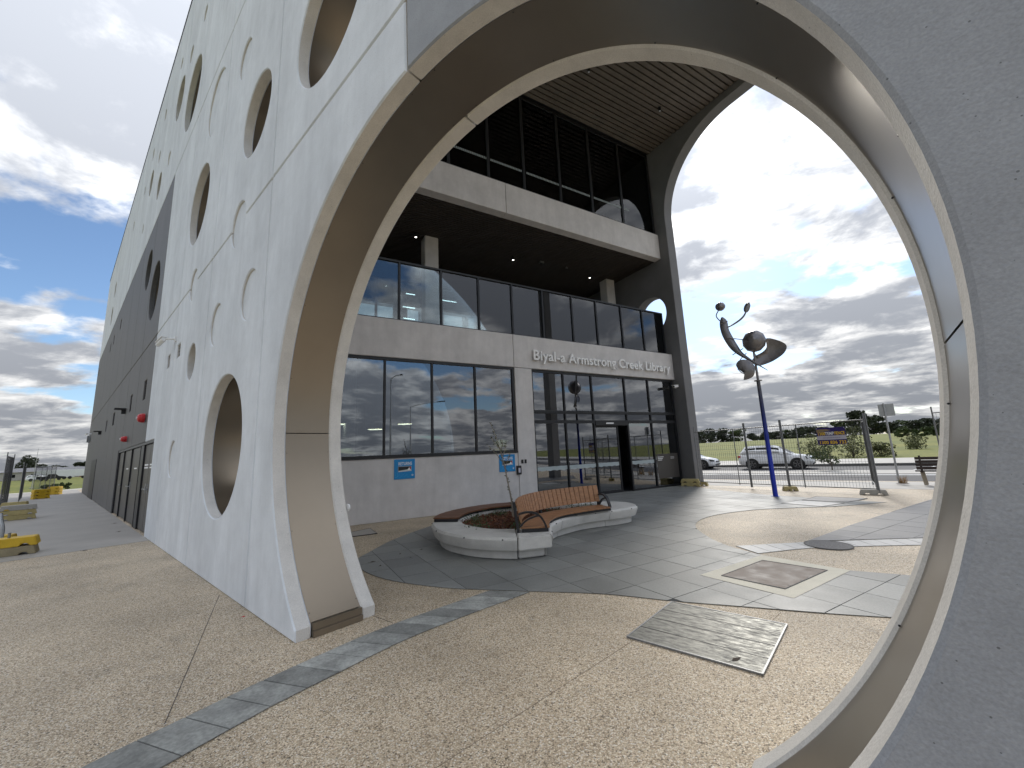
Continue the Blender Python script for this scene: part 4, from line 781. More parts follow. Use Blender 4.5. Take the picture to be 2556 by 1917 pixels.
def flat(name, poly, z, bow, thick=.02):
    pts = smooth_path(poly, 3, True); c = sum(pts, Vector())/len(pts); n_ = len(pts); vs = []; fs = []; K = 5
    for side in (0, 1):
        for q in range(K+1):
            f_ = q/K
            for p in pts: v = c.lerp(p, max(f_, .001)); vs.append(FS @ Vector((v.x, v.y, z+bow*(1-f_*f_)+side*thick)))
    M_ = (K+1)*n_
    for q in range(K):
        for k in range(n_): a, b = q*n_+k, q*n_+(k+1) % n_; fs += [(a, b, b+n_, a+n_), (M_+a, M_+a+n_, M_+b+n_, M_+b)]
    for k in range(n_): a, b = K*n_+k, K*n_+(k+1) % n_; fs.append((a, b, M_+b, M_+a))
    b_ = MB(); b_.add(vs, fs); return b_.build(name, 'sculpt_steel', sc, smooth=True)
flat('large_fin', [(.39, 4.78), (.72, 4.63), (.87, 4.45), (.78, 4.24), (.55, 4.08), (.33, 3.99), (.06, 3.95), (-.10, 4.10), (.03, 4.27), (.22, 4.36), (.36, 4.5)], -.18, -.09)
flat('small_fin', [(-.52, 4.05), (-.40, 4.17), (-.16, 4.12), (-.03, 3.90), (-.08, 3.65), (-.20, 3.55), (-.38, 3.53), (-.31, 3.68), (-.40, 3.80), (-.50, 3.92)], .06, .06)
b_ = MB()
for pts in ([(-.66, 4.93, .12), (-.25, 4.82, .02)], [(-.58, 4.36, .1), (-.27, 4.53, .02)], [(-.20, 4.37, .0), (-.36, 4.22, .04), (-.43, 4.12, .06)], [(-.80, 5.42, .14), (-.58, 5.47, .14)], [(-.50, 3.9, .08), (-.42, 3.78, .09), (-.30, 3.68, .09)], [(.02, 4.3, 0), (.1, 4.2, -.2)]): b_.tube([FS @ Vector(p) for p in pts], .014, 6)
b_.build('rods', 'sculpt_steel', sc)

# ------------------------------------------------------------------ signs and small fittings on the walls
def returns_sign(s0, lb):
    F = FE @ Matrix.Translation((s0, 1.04, 0)); t = empty('returns_sign', PE(s0+.28, 1.04, 0), lb, 'sign', 'blue returns signs'); T = Matrix.Translation(-t.location) @ F
    b_ = MB(); b_.box(T, 0, .56, 0, .52, .002, .016); b_.build('panel', 'sign_blue', t, bevel=.004)
    textmesh('lettering', 'RETURNS', T, .11, .365, .002, .115, 'sign_white', t, width=.36, zoff=.0165, bold=.002)
    b_ = MB(); b_.box(T, .10, .46, .215, .225, .0165, .03); b_.box(T, .10, .46, .325, .335, .0165, .03); b_.box(T, .10, .11, .225, .325, .0165, .03); b_.box(T, .45, .46, .225, .325, .0165, .03); b_.build('slot_rim', 'galv', t)
    b_ = MB(); b_.box(T, .11, .45, .225, .325, .0163, .0175); b_.build('slot', 'black', t); b_ = MB(); b_.add([T @ Vector(v) for v in ((.10, .19, .019), (.47, .205, .019), (.46, .235, .019), (.40, .30, .019), (.36, .245, .019), (.15, .225, .019))], [(0, 1, 2, 3, 4, 5)]); b_.build('pictogram', 'sign_white', t)
    b_ = MB(); b_.add([T @ Vector(v) for v in ((.41, .315, .0195), (.455, .32, .0195), (.455, .245, .0195), (.43, .245, .0195))], [(0, 1, 2, 3)]); b_.build('red_mark', 'red_paint', t)
    b_ = MB()
    for k in range(16):
        a, z = (.035+.055*(k % 2), .06+.028*k) if k < 6 else (.06+.035*(k-6), .055+.04*((k*7) % 3)*.7); r_ = .013
        F3 = T @ Matrix.Translation((a, z, .0165)); b_.lathe([(r_*.6, 0), (r_*.6, .001), (r_, .001), (r_, 0)], F3, 10)
    b_.build('dot_pattern', 'sign_blue_light', t); b_ = MB(); b_.lathe([(.014, 0), (.014, .001), (.024, .001), (.024, 0)], T @ Matrix.Translation((.49, .095, .0165)), 14); b_.build('emblem', 'sign_white', t)
returns_sign(2.64, 'blue RETURNS sign on the entry wall left of the sapling'); returns_sign(5.80, 'blue RETURNS sign behind the sapling, next to the entrance pier')
def fitting(name, lb, cat, pos, parts, group=None):
    t = empty(name, pos, lb, cat, group); T = Matrix.Translation(-Vector(pos))
    for nm, m, mb_, bv in parts: mb_.v = [tuple(T @ Vector(v)) for v in mb_.v]; mb_.build(nm, m, t, bevel=bv)
    return t
b1, b2 = MB(), MB(); b1.wbox(FE, 6.40, 6.56, .93, 1.20, -.06, -.001); b2.wbox(FE, 6.445, 6.515, .99, 1.13, -.064, -.0605); fitting('card_reader', 'black intercom box with pale screen on the pier joint', 'intercom', PE(6.48, .93, 0), [('case', 'black', b1, .008), ('screen', 'sign_pale', b2, 0)])
for s, lb in ((6.63, 'left of two small black switch plates on the entrance pier'), (6.75, 'right of two small black switch plates on the entrance pier')):
    b1, b2 = MB(), MB(); b1.wbox(FE, s-.035, s+.035, 1.26, 1.38, -.02, -.001); b2.wbox(FE, s-.012, s+.012, 1.31, 1.34, -.024, -.0203); fitting('switch_plate', lb, 'switch', PE(s, 1.26, 0), [('plate', 'black', b1, .004), ('button', 'dark_metal', b2, 0)], 'switch plates')
def camera_fit(F, s, z, out, tilt, lb):
    p0 = F @ Vector((s, z, 0)); b1, b2, b3 = MB(), MB(), MB(); b1.box(F, s-.05, s+.05, z-.06, z+.06, .001, .03); b1.tube([F @ Vector((s, z, .02)), F @ Vector((s-.06, z, .14)), F @ Vector((s-.14, z-.02, .2))], .022, 8)
    q0 = Vector((s-.10, z-.01, .2)); q1 = Vector((s-.42, z-tilt, .26)); b2.tube([F @ q0, F @ q1], .05, 12); b2.bar(F @ (q0+Vector((0, .055, 0))), F @ (q1+Vector((-.04, .055, 0))), .12, .012); b3.tube([F @ q1, F @ (q1+Vector((-.006, 0, .001)))], .038, 12)
    fitting('security_camera', lb, 'camera', p0, [('bracket', 'white_plastic', b1, 0), ('housing', 'white_plastic', b2, 0), ('lens', 'black', b3, 0)], 'white security cameras')
camera_fit(FA, -11.7, 4.55, .3, .09, 'white bullet camera on the white wall above the vents'); camera_fit(FA, -44.3, 4.45, .3, .03, 'white camera at the far end of the dark wall')
camera_fit(FE, 14.36, 4.05, .3, .05, 'white camera beside the lettering at the right end of the entry')
b1 = MB(); b1.wbox(FA, -44.6, -44.2, 3.8, 4.3, -.18, -.001); b2 = MB(); b2.wbox(FA, -44.55, -44.25, 3.86, 4.24, -.19, -.1805); fitting('meter_box', 'small grey box under the far camera on the dark wall', 'box', PA(-44.4, 3.8, 0), [('case', 'fence_post', b1, .01), ('door', 'fence_post', b2, 0)])
for s, z, r_, lb in ((-15.37, 3.04, .13, 'large red alarm bell on the dark wall above the doors'), (-19.28, 2.66, .10, 'smaller red alarm bell farther along the dark wall')):
    b1, b2 = MB(), MB(); F = FA @ Matrix.Translation((s, z, 0)); b1.lathe([(.0001, .18), (r_*.5, .175), (r_*.85, .15), (r_, .09), (r_, .02), (.0001, .02)], F, 24); b2.lathe([(.0001, .2), (.03, .2), (.03, .17)], F, 10); fitting('alarm_bell', lb, 'alarm bell', PA(s, z, 0), [('gong', 'red_paint', b1, 0), ('boss', 'white_plastic', b2, 0)], 'red alarm bells')
for s, z, lb in ((-21.05, 3.81, 'black wall light between the vents on the dark wall'), (-33.2, 3.79, 'black wall light far along the dark wall')):
    b1, b2 = MB(), MB(); b1.wbox(FA, s-.05, s+.05, z-.10, z+.05, -.12, -.001); b2.wbox(FA, s-.12, s+.12, z+.0505, z+.11, -.32, -.002); fitting('wall_light', lb, 'light', PA(s, z, 0), [('body', 'black', b1, .006), ('hood', 'black', b2, .006)], 'black wall lights')
b1 = MB(); F = FA @ Matrix.Translation((-4.83, 1.04, -.80)); b1.prism([(0, -.04), (.05, -.04), (.075, -.01), (.072, .02), (.05, .04), (0, .04)], F, -.02, .0); b2 = MB(); b2.box(F, .0, .05, -.02, .02, -.025, -.0205); fitting('tag', 'small white hexagonal tag behind the left leg of the round portal', 'tag', PA(-4.8, 1.0, .8), [('plate', 'white_plastic', b1, .004), ('clip', 'galv', b2, 0)])

# ------------------------------------------------------------------ lamps and ceiling fittings
def pendant(pos, r_, zc, m, lb, grp):
    p = Vector(pos); b1, b2, b3 = MB(), MB(), MB(); F = Matrix.Translation(p); b1.lathe([(.02, .07), (r_*.7, .06), (r_, .0), (r_-.01, -.002), (.0001, .03)], F, 24); b2.lathe([(.0001, -.004), (r_-.02, -.006)], F, 24); b3.tube([p+Vector((0, 0, .06)), Vector((p.x, p.y, zc))], .006, 5)
    fitting('pendant_lamp', lb, 'lamp', p, [('shade', 'white_plastic', b1, 0), ('diffuser', m, b2, 0), ('cord', 'black', b3, 0)], grp)
for s, z, d, lb in ((2.94, 2.65, 4, 'lit disc pendant inside the first entry window, lowest of the row'), (4.0, 2.84, 4, 'lit disc pendant seen in the second entry window'), (6.53, 2.83, 4, 'lit disc pendant seen in the third entry window'), (1.8, 2.84, 4, 'lit disc pendant at the left edge of the entry windows')): pendant(PE(s, z, d), .28, 4.98, 'lamp_warm', lb, 'pendant lamps on the ground floor')
for s, z, d, lb in ((10.46, 8.82, 6, 'left lit disc lamp behind the balcony glass'), (12.91, 8.83, 6, 'right lit disc lamp behind the balcony glass')): pendant(PE(s, z, d), .27, 9.88, 'lamp_warm', lb, 'disc lamps on the second floor')
p = PE(12.1, 7.8, 6); b1, b2 = MB(), MB(); b1.lathe([(.62, 0), (.62, .05), (.68, .05), (.68, 0), (.62, 0)], Matrix.Translation(p), 40); b2.tube([p+Vector((.65, 0, .05)), p+Vector((.1, 0, 2.05))], .006, 5); fitting('ring_lamp', 'lit ring lamp hanging behind the balcony glass', 'lamp', p, [('ring', 'lamp_cool', b1, 0), ('cord', 'black', b2, 0)])
for s0, s1, z, d, lb in ((4.47, 4.87, 8.70, 5.6, 'topmost short strip light behind the second balcony pane'), (4.34, 4.87, 8.07, 5.6, 'middle strip light behind the second balcony pane'), (6.01, 6.84, 8.66, 5.6, 'long strip light behind the third balcony pane'), (4.36, 4.86, 7.55, 5.6, 'lowest strip light behind the second balcony pane'), (7.1, 7.67, 7.31, 5.6, 'low strip light behind the fourth balcony pane')):
    b1, b2 = MB(), MB(); b1.wbox(FE, s0, s1, z, z+.03, d, d+.04); b2.wbox(FE, s0+.1, s0+.11, z+.03, 9.88, d+.01, d+.02); fitting('strip_light', lb, 'lamp', PE((s0+s1)/2, z, d), [('tube', 'lamp_cool', b1, 0), ('hanger', 'black', b2, 0)], 'strip lights on the second floor')
b1, b2 = MB(), MB(); b1.wbox(FE, 10.95, 11.37, 8.92, 9.12, 6.0, 6.03); b2.wbox(FE, 11.10, 11.16, 8.95, 9.09, 5.996, 5.9995); b2.wbox(FE, 11.2, 11.3, 9.01, 9.03, 5.996, 5.9995); fitting('exit_sign', 'small green exit sign inside the second floor', 'sign', PE(11.16, 8.92, 6), [('panel', 'exit_green', b1, 0), ('pictogram', 'sign_white', b2, 0)])
def spot(pos, lb, grp, lit):
    p = Vector(pos); b1, b2, b3 = MB(), MB(), MB(); b1.tube([p, p+Vector((0, 0, -.16))], .05, 12); b2.tube([p+Vector((0, 0, -.161)), p+Vector((0, 0, -.165))], .036, 12); b3.tube([p+Vector((0, 0, .001)), p+Vector((0, 0, -.012))], .065, 12); fitting('spotlight', lb, 'spotlight', p, [('can', 'black', b1, 0), ('lens', 'spot_glow' if lit else 'lamp_clear', b2, 0), ('mount', 'black', b3, 0)], grp)
for s, d, lb in ((4.03, 2.63, 'lit black spotlight under the balcony soffit beside the left column'), (8.25, 2.63, 'lit black spotlight in the middle of the balcony soffit'), (12.5, 2.62, 'lit black spotlight at the right of the balcony soffit')): spot(PE(s, 9.884, d), lb, 'spotlights under the balcony soffit', True)
for s, d, lb in ((9.0, -2.0, 'black spotlight on the slatted ceiling, nearest the portal crown'), (11.04, -3.54, 'black spotlight on the slatted ceiling, highest in view'), (12.7, -2.05, 'black spotlight on the slatted ceiling near the tall arch')): spot(PE(s, 15.169, d), lb, 'spotlights on the slatted ceiling', False)
for s, d, w_, lb in ((9.63, 2.5, .2, 'larger grey sensor box on the balcony soffit'), (10.98, 2.45, .1, 'smaller grey sensor box on the balcony soffit')):
    b1, b2 = MB(), MB(); b1.wbox(FE, s-w_/2, s+w_/2, 9.80, 9.884, d-w_/3, d+w_/3); b2.wbox(FE, s-w_/4, s+w_/4, 9.785, 9.7995, d-w_/6, d+w_/6); fitting('ceiling_sensor', lb, 'sensor', PE(s, 9.884, d), [('case', 'fence_post', b1, .006), ('window', 'black', b2, 0)], 'ceiling sensors')
# ------------------------------------------------------------------ temporary fencing
def foot_block(name, lb, grp, pos, rz, mats, L_=.62, W_=.26, H=.14, pin=False):
    t = empty(name, pos, lb, 'fence block', grp, rz); z = 0
    for k, m in enumerate(mats):
        b_ = MB(); hl, hw = L_/2, W_/2
        prof = [(-hl, 0), (-hl+.10, 0), (-hl+.13, .05), (-hl+.22, .05), (-hl+.24, 0), (hl-.24, 0), (hl-.22, .05), (hl-.13, .05), (hl-.10, 0), (hl, 0), (hl-.045, H), (-hl+.045, H)]
        F = Matrix(((1, 0, 0, 0), (0, 0, -1, 0), (0, 1, 0, z), (0, 0, 0, 1))); b_.prism(prof, F, -hw, hw); o = b_.build('block', m, t, bevel=.012)
        b_ = MB(); [b_.box(I4, x-.07, x+.07, -hw-.003, hw+.003, z+.065, z+.115) for x in ()]
        for sx_ in (-1, 1): b_.box(I4, sx_*(hl-.035)-.012, sx_*(hl-.035)+.012, -.07, .07, z+.04, z+.09)
        b_.build('hand_slot', 'black', o); z += H+.002
    if pin: b_ = MB(); b_.tube([(.03, 0, z-.05), (.03, 0, z+.10)], .022, 8); b_.build('pin', 'fence_post', t)
    return t
def fence_panel(name, lb, p, q, h=2.1, pins=True, mids=(), z=.12, wires=True, ends=(True, True)):
    p = Vector((*p, 0)); q = Vector((*q, 0)); ln = (q-p).length; F = frame(0, 0, q.x-p.x, q.y-p.y); t = empty(name, p, lb, 'fence', 'temporary fence panels'); top = h
    for x, on in ((0, ends[0]), (ln, ends[1])):
        if on: b_ = MB(); b_.tube([F @ Vector((x, .05, 0)), F @ Vector((x, top+(.19 if pins else 0), 0))], .019, 8); b_.build('end_post', 'fence_post', t)
    for x in mids: b_ = MB(); b_.tube([F @ Vector((x, z, 0)), F @ Vector((x, top, 0))], .016, 8); b_.build('mid_post', 'fence_post', t)
    for zz_ in (z+.05, top): b_ = MB(); b_.tube([F @ Vector((0, zz_, 0)), F @ Vector((ln, zz_, 0))], .017, 8); b_.build('rail', 'fence_post', t)
    if wires:
        b_ = MB(); n_ = int(ln/.075)
        for k in range(1, n_): x = ln*k/n_; b_.tube([F @ Vector((x, z+.05, 0)), F @ Vector((x, top, 0))], .003, 3, False)
        k = 0; y = z+.2
        while y < top-.05: b_.tube([F @ Vector((0, y, .004)), F @ Vector((ln, y, .004))], .003, 3, False); y += .15
        b_.build('wire_mesh', 'fence_wire', t, kind='stuff')
    return t
P0, P2 = Vector((7.15, 16.1)), Vector((10.05, 11.45)); dr = (P2-P0).normalized(); at = lambda u: (P0.x+dr.x*u, P0.y+dr.y*u)
f1 = fence_panel('temporary_fence', 'wire mesh fence panel left of the blue pole, next to the library', at(.06), at(2.01), mids=(1.56,))
f2 = fence_panel('temporary_fence', 'short wire mesh fence panel just right of the blue pole', at(2.05), at(3.21), mids=())
f3 = fence_panel('temporary_fence', 'wire mesh fence panel carrying the navy and yellow hire sign', at(3.25), at(5.44), mids=(.43,))
f4 = fence_panel('temporary_fence', 'wire mesh fence panel seen almost edge on beside the hire sign', at(5.48), (11.7, 13.52), mids=(1.2,))
f5 = fence_panel('temporary_fence', 'wire mesh fence panel behind the dark bench at the portal edge', (12.78, 12.22), (14.4, 10.4), h=2.24, mids=(1.2,))
BZ = math.atan2(av[1], av[0])
foot_block('fence_block', 'pair of faded yellow fence blocks stacked beside the library corner', 'fence feet by the street', (6.85, 16.15, 0), R(-35), ['faded_block', 'faded_block'], L_=.7); foot_block('fence_block', 'single faded yellow fence block next to the stacked pair', 'fence feet by the street', (7.33, 16.22, 0), R(-35), ['faded_block'], L_=.45)
foot_block('fence_block', 'faded yellow fence block under the middle of the street fence', 'fence feet by the street', (8.86, 13.36, 0), R(-20), ['faded_block'], L_=.42); foot_block('fence_block', 'grey concrete fence block at the foot of the edge-on panel', 'fence feet by the street', (10.02, 11.62, 0), R(-38), ['concrete_foot'], L_=.62); 
# hire sign
F = frame(*at(4.6), dr.x, dr.y); sg = empty('hire_sign', (*at(4.6), 1.4), 'navy, white and yellow fence hire sign reading 1300TEMPFENCE', 'sign'); T = Matrix.Translation(-sg.location) @ F
T = T @ Matrix.Translation((0, 0, .02)); b_ = MB(); b_.box(T, -.37, .37, 1.42, 1.94, .0, .006); b_.build('panel', 'sign_navy', sg)
b_ = MB(); b_.box(T, -.37, .37, 1.575, 1.695, .0062, .0075); b_.build('white_stripe', 'sign_pale', sg)
b_ = MB(); b_.add([T @ Vector(v) for v in ((-.36, 1.80, .0066), (-.12, 1.83, .0066), (.02, 1.86, .0066), (-.10, 1.89, .0066), (-.26, 1.90, .0066), (-.36, 1.88, .0066))], [(0, 1, 2, 3, 4, 5)]); b_.build('swoosh', 'sign_gold', sg)
textmesh('lettering', '1300', T, -.345, 1.715, .001, .13, 'sign_yellow', sg, width=.19, bold=.004, zoff=.0066); textmesh('lettering', 'TEMP', T, -.145, 1.715, .001, .13, 'sign_white', sg, width=.23, bold=.004, zoff=.0066); textmesh('lettering', 'FENCE', T, .095, 1.715, .001, .13, 'sign_yellow', sg, width=.25, bold=.004, zoff=.0066)
textmesh('lettering', 'www.tempfence.com.au', T, -.22, 1.62, .001, .045, 'sign_navy', sg, width=.44, zoff=.0078); textmesh('lettering', '1300 836 733', T, -.33, 1.45, .001, .13, 'sign_yellow', sg, width=.66, bold=.004, zoff=.0066)
for x, y in ((-.35, 1.92), (.35, 1.92), (-.35, 1.44), (.35, 1.44)): b_ = MB(); b_.lathe([(.0001, .012), (.01, .012), (.01, .006)], T @ Matrix.Translation((x, y, 0)), 8); b_.build('cable_tie', 'sign_white', sg)
# fence on the far left
LB = [((-10.40, 8.42, 0), R(42), ['old_block', 'yellow_block'], True, 'bright yellow block on a worn grey block, nearest on the left paving'), ((-12.75, 9.95, 0), R(40), ['yellow_block'], False, 'yellow block at the left picture edge behind the nearest pair'), ((-18.2, 14.95, 0), R(52), ['faded_block', 'faded_block', 'concrete_foot'], False, 'stack of yellow and grey blocks halfway along the left fence'), ((-22.6, 18.4, 0), R(40), ['yellow_block', 'faded_block'], False, 'yellow blocks under the left fence corner'), ((-31.2, 26.7, 0), R(70), ['yellow_block', 'yellow_block', 'yellow_block'], False, 'tall stack of yellow blocks far along the left fence'), ((-35.3, 31.1, 0), R(10), ['yellow_block', 'yellow_block', 'yellow_block'], False, 'wide yellow block stack at the far kerb')]
for pos, rz, ms, pin, lb in LB: foot_block('fence_block', lb, 'fence feet on the left', pos, rz, ms, L_=.9 if pos[0] > -20 else .8, W_=.42 if pos[0] > -20 else .36, H=.17 if pos[0] > -20 else .2, pin=pin)
fence_panel('temporary_fence', 'dark mesh fence panel at the left picture edge', (-26.6, 21.3), (-24.2, 19.1), h=2.5, mids=(.8, 1.6)); fence_panel('temporary_fence', 'leaning mesh fence panel farther down the left path', (-32.8, 27.0), (-27.6, 22.6), h=2.1, mids=(1.2, 2.4, 3.6, 4.8)); fence_panel('temporary_fence', 'light mesh fence panel closing the far end of the left path', (-36.0, 31.6), (-32.6, 27.4), h=2.1, mids=(1.3, 2.6, 3.9))
t = empty('fence_brace', (-12.1, 9.68, 0), 'bent galvanised tube standing at the left picture edge', 'brace'); b_ = MB(); b_.tube(smooth_path([(0, 0, 0), (.02, .0, .35), (-.05, 0, .55), (-.12, .02, .72)], 5), .035, 8); b_.build('tube', 'galv', t, smooth=True); b_ = MB(); b_.box(I4, -.08, .08, -.08, .08, 0, .012); b_.build('base_plate', 'galv', t)
for k, (x, y) in enumerate(((-32.0, 30.7), (-31.2, 30.3), (-30.7, 30.1), (-32.4, 30.9))):
    t = empty('bollard', (x, y, -.1), 'black post in the short row beside the far end of the dark wall', 'bollard', 'black posts at the far kerb'); b_ = MB(); b_.box(I4, -.12, .12, -.12, .12, 0, 1.75-.1*(k % 2)); b_.build('post', 'bollard_black', t, bevel=.02); b_ = MB(); b_.box(I4, -.122, .122, -.122, .122, 1.4, 1.46); b_.build('band', 'line_paint', t)

# ------------------------------------------------------------------ cars
def car(name, lb, pos, rz, Ln, Hh, wb, kind):
    t = empty(name, pos, lb, 'car', 'cars parked along the street', rz); W2 = .90; wr = .345
    # stations: x, z bottom, z shoulder, half width bottom, half width shoulder
    x1, x0 = Ln/2, -Ln/2; fx = x1-.86; rx_ = fx-wb; bz = .22
    if kind == 'suv': lower = [(x0, .55, .82, .70, .72), (x0+.05, .36, .98, .80, .82), (x0+.25, .30, 1.03, .88, .88), (rx_, .26, 1.04, .91, .90), (0, .24, 1.01, .91, .905), (fx-.3, .25, .99, .91, .90), (fx+.10, .26, .93, .90, .86), (x1-.25, .28, .86, .86, .80), (x1-.06, .32, .76, .78, .70), (x1, .42, .64, .66, .60)]; roof = [(x0+.12, 1.06, 1.10, .80, .70), (x0+.45, 1.05, 1.55, .86, .62), (x0+1.0, 1.05, Hh, .87, .64), (x0+2.1, 1.02, Hh+.01, .88, .65), (fx-1.05, 1.0, Hh-.06, .87, .62), (fx-.25, 1.0, 1.03, .84, .70)]
    else: lower = [(x0, .50, .80, .66, .70), (x0+.06, .34, .95, .78, .80), (x0+.3, .28, .98, .87, .86), (rx_, .24, .97, .90, .885), (0, .20, .95, .90, .89), (fx-.3, .2, .93, .90, .88), (fx+.12, .22, .86, .88, .84), (x1-.25, .22, .76, .84, .76), (x1-.07, .25, .66, .76, .66), (x1, .35, .55, .62, .56)]; roof = [(x0+.15, .98, 1.02, .78, .68), (x0+.5, .98, 1.36, .84, .60), (x0+1.2, .98, Hh, .86, .62), (x0+2.0, .96, Hh, .86, .62), (fx-1.05, .93, Hh-.10, .85, .60), (fx-.2, .92, .95, .82, .68)]
    def loft(st):
        vs = []; fs = []
        for (x, zb, zt, hb, ht) in st:
            zm = zb+(zt-zb)*.45; ring_ = [(hb*.90, zb), (hb, zb+(zt-zb)*.18), (max(hb, ht)*1.005, zm), (ht*.995, zb+(zt-zb)*.86), (ht*.90, zt), (0, zt+(.025 if zt > 1.2 else .04))]
            rg = [(x, y, z) for y, z in ring_]+[(x, -y, z) for y, z in ring_[-2::-1]]; vs += rg
        m_ = 11
        for k in range(len(st)-1):
            for j in range(m_): a, b = k*m_+j, k*m_+(j+1) % m_; fs.append((a, b, b+m_, a+m_))
        fs += [tuple(range(m_)), tuple((len(st)-1)*m_+j for j in range(m_-1, -1, -1))]; return vs, fs
    b_ = MB(); b_.add(*loft(lower)); body = b_.build('body', 'car_white', t, smooth=True); b_ = MB(); b_.add(*loft(roof)); cabin = b_.build('cabin', 'car_white', t, smooth=True)
    # side windows follow the cabin sides, slightly proud
    def cabpt(x, f, sgn, eps=.012):
        for A_, B_ in zip(roof[:-1], roof[1:]):
            if A_[0] <= x <= B_[0]:
                u_ = (x-A_[0])/(B_[0]-A_[0]); zb = A_[1]+(B_[1]-A_[1])*u_; zt = A_[2]+(B_[2]-A_[2])*u_; hb = A_[3]+(B_[3]-A_[3])*u_; ht = A_[4]+(B_[4]-A_[4])*u_
                pts_ = [(hb*.90, 0), (hb, .18), (max(hb, ht)*1.005, .45), (ht*.995, .86), (ht*.90, 1.0)]
                for (y0, f0), (y1, f1) in zip(pts_[:-1], pts_[1:]):
                    if f0 <= f <= f1: return (x, sgn*(y0+(y1-y0)*(f-f0)/(f1-f0)+eps), zb+(zt-zb)*f)
        return (x, sgn*.8, 1.1)
    spans = [(x0+.50, x0+1.15, .34, .80), (x0+1.20, x0+2.05, .28, .84), (x0+2.10, fx-.95, .24, .84)]
    for sgn in (-1, 1):
        for (a0, a1, f0, f1) in spans:
            b_ = MB(); n_ = 6; vs = []
            for k in range(n_+1): x = a0+(a1-a0)*k/n_; top = f1 if not (a1 > fx-1 and k == n_) else f1; vs += [cabpt(x, f0, sgn), cabpt(x, .6, sgn), cabpt(x, top, sgn)]
            fs = [(3*k+j, 3*k+3+j, 3*k+4+j, 3*k+1+j) for k in range(n_) for j in (0, 1)]; b_.add(vs, fs); b_.build('side_window', 'car_glass', cabin)
    # windscreen and rear window
    def across(xa, fa, xb, fb, nm):
        vs = []; n_ = 6
        for k in range(n_+1):
            x = xa+(xb-xa)*k/n_; f = fa+(fb-fa)*k/n_; p, q = cabpt(x, .97, 1, 0), cabpt(x, .97, -1, 0); vs += [(x, p[1]*.95, p[2]+.030), (x, 0, p[2]+.055), (x, q[1]*.95, p[2]+.030)]
        b_ = MB(); b_.add(vs, [(3*k+j, 3*k+3+j, 3*k+4+j, 3*k+1+j) for k in range(n_) for j in (0, 1)]); b_.build(nm, 'car_glass', cabin)
    across(fx-1.0, 1, fx-.30, 1, 'windscreen'); across(x0+.16, 1, x0+.42, 1, 'rear_window')
    for sgn in (-1, 1):
        for x in (fx, rx_):
            F = Matrix(((1, 0, 0, x), (0, 0, sgn, sgn*.885), (0, 1, 0, wr), (0, 0, 0, 1))); b_ = MB(); b_.lathe([(.0001, .032), (wr+.07, .03), (wr+.07, -.05)], F, 28); b_.build('wheel_arch', 'black', body)
            F = Matrix(((1, 0, 0, x), (0, 0, sgn, sgn*.78), (0, 1, 0, wr), (0, 0, 0, 1))); b_ = MB(); b_.lathe([(.20, .16), (.245, .165), (wr-.03, .16), (wr, .12), (wr, -.05), (wr-.03, -.08), (.0001, -.08)], F, 28); wh = b_.build('wheel', 'rubber', t, smooth=True)
            b_ = MB(); b_.lathe([(.0001, .13), (.06, .135), (.07, .12), (.2, .10)], F, 20)
            for k in range(5): a = 2*math.pi*k/5+.3; b_.bar(F @ Vector((.04*math.cos(a), .04*math.sin(a), .14)), F @ Vector((.235*math.cos(a), .235*math.sin(a), .15)), .05, .03, up=F.to_3x3() @ Vector((0, 0, 1)))
            b_.lathe([(.215, .13), (.225, .168), (.245, .168), (.25, .14)], F, 24); b_.build('rim', 'rim', wh)
        b_ = MB(); zc = .78 if kind == 'suv' else .70; b_.add([(x1-.42, sgn*.80, zc+.04), (x1-.12, sgn*.70, zc-.02), (x1-.09, sgn*.66, zc-.13), (x1-.34, sgn*.855, zc-.09), (x1-.40, sgn*.83, zc+.06), (x1-.08, sgn*.55, zc-.01)], [(0, 1, 2, 3), (1, 5, 2)]); b_.v = [(v[0]+.03, v[1]*1.04, v[2]) for v in b_.v]; b_.build('headlight', 'car_glass', body)
        b_ = MB(); b_.box(I4, x0-.005, x0+.24, sgn*.74-.08 if sgn > 0 else -.86, sgn*.74+.12 if sgn > 0 else -.66, .80, .96); b_.build('tail_light', 'red_paint', body, bevel=.03)
        b_ = MB(); b_.sphere((fx-.80, sgn*1.0, 1.06 if kind == 'suv' else .99), (.09, .11, .07), I4, 10, 6); b_.build('wing_mirror', 'car_white', body, smooth=True)
        b_ = MB(); b_.bar((rx_+.36, sgn*.905, .30), (fx-.36, sgn*.905, .30), .03, .16); b_.build('sill_trim', 'black', body)
        [MB().box(I4, xd, xd+.17, sgn*.905-.012, sgn*.905+.012, .90, .925).build('door_handle', 'car_white', body) for xd in (x0+1.3, x0+2.3)]
        b_ = MB(); [b_.box(I4, xd, xd+.008, sgn*.908-.004, sgn*.908+.004, .38, .98) for xd in (x0+1.18, x0+2.08, x0+3.0)]; b_.build('door_gap', 'black', body)
        if kind == 'suv': b_ = MB(); b_.bar((x0+.6, sgn*.60, Hh+.05), (fx-1.25, sgn*.60, Hh+.03), .04, .03); b_.build('roof_rail', 'galv', cabin)
    b_ = MB(); z = .68 if kind == 'suv' else .56; b_.box(I4, x1-.05, x1+.012, -.45, .45, z-.08, z+.05); b_.build('grille', 'black', body, bevel=.02); b_ = MB(); b_.box(I4, x1-.09, x1+.02, -.62, .62, .30, .42); b_.build('bumper_trim', 'black', body, bevel=.03); b_ = MB(); b_.box(I4, x1+.013, x1+.022, -.2, .2, z-.13, z-.03); b_.build('number_plate', 'sign_white', body)
ca = math.atan2(av[1], av[0])
def carpos(s, d): x, y = AN(s, d); return (x, y, -.30)
car('parked_car', 'white four wheel drive wagon parked across the street behind the blue pole', (18.35, 28.7, -.295), ca, 4.38, 1.58, 2.64, 'suv')
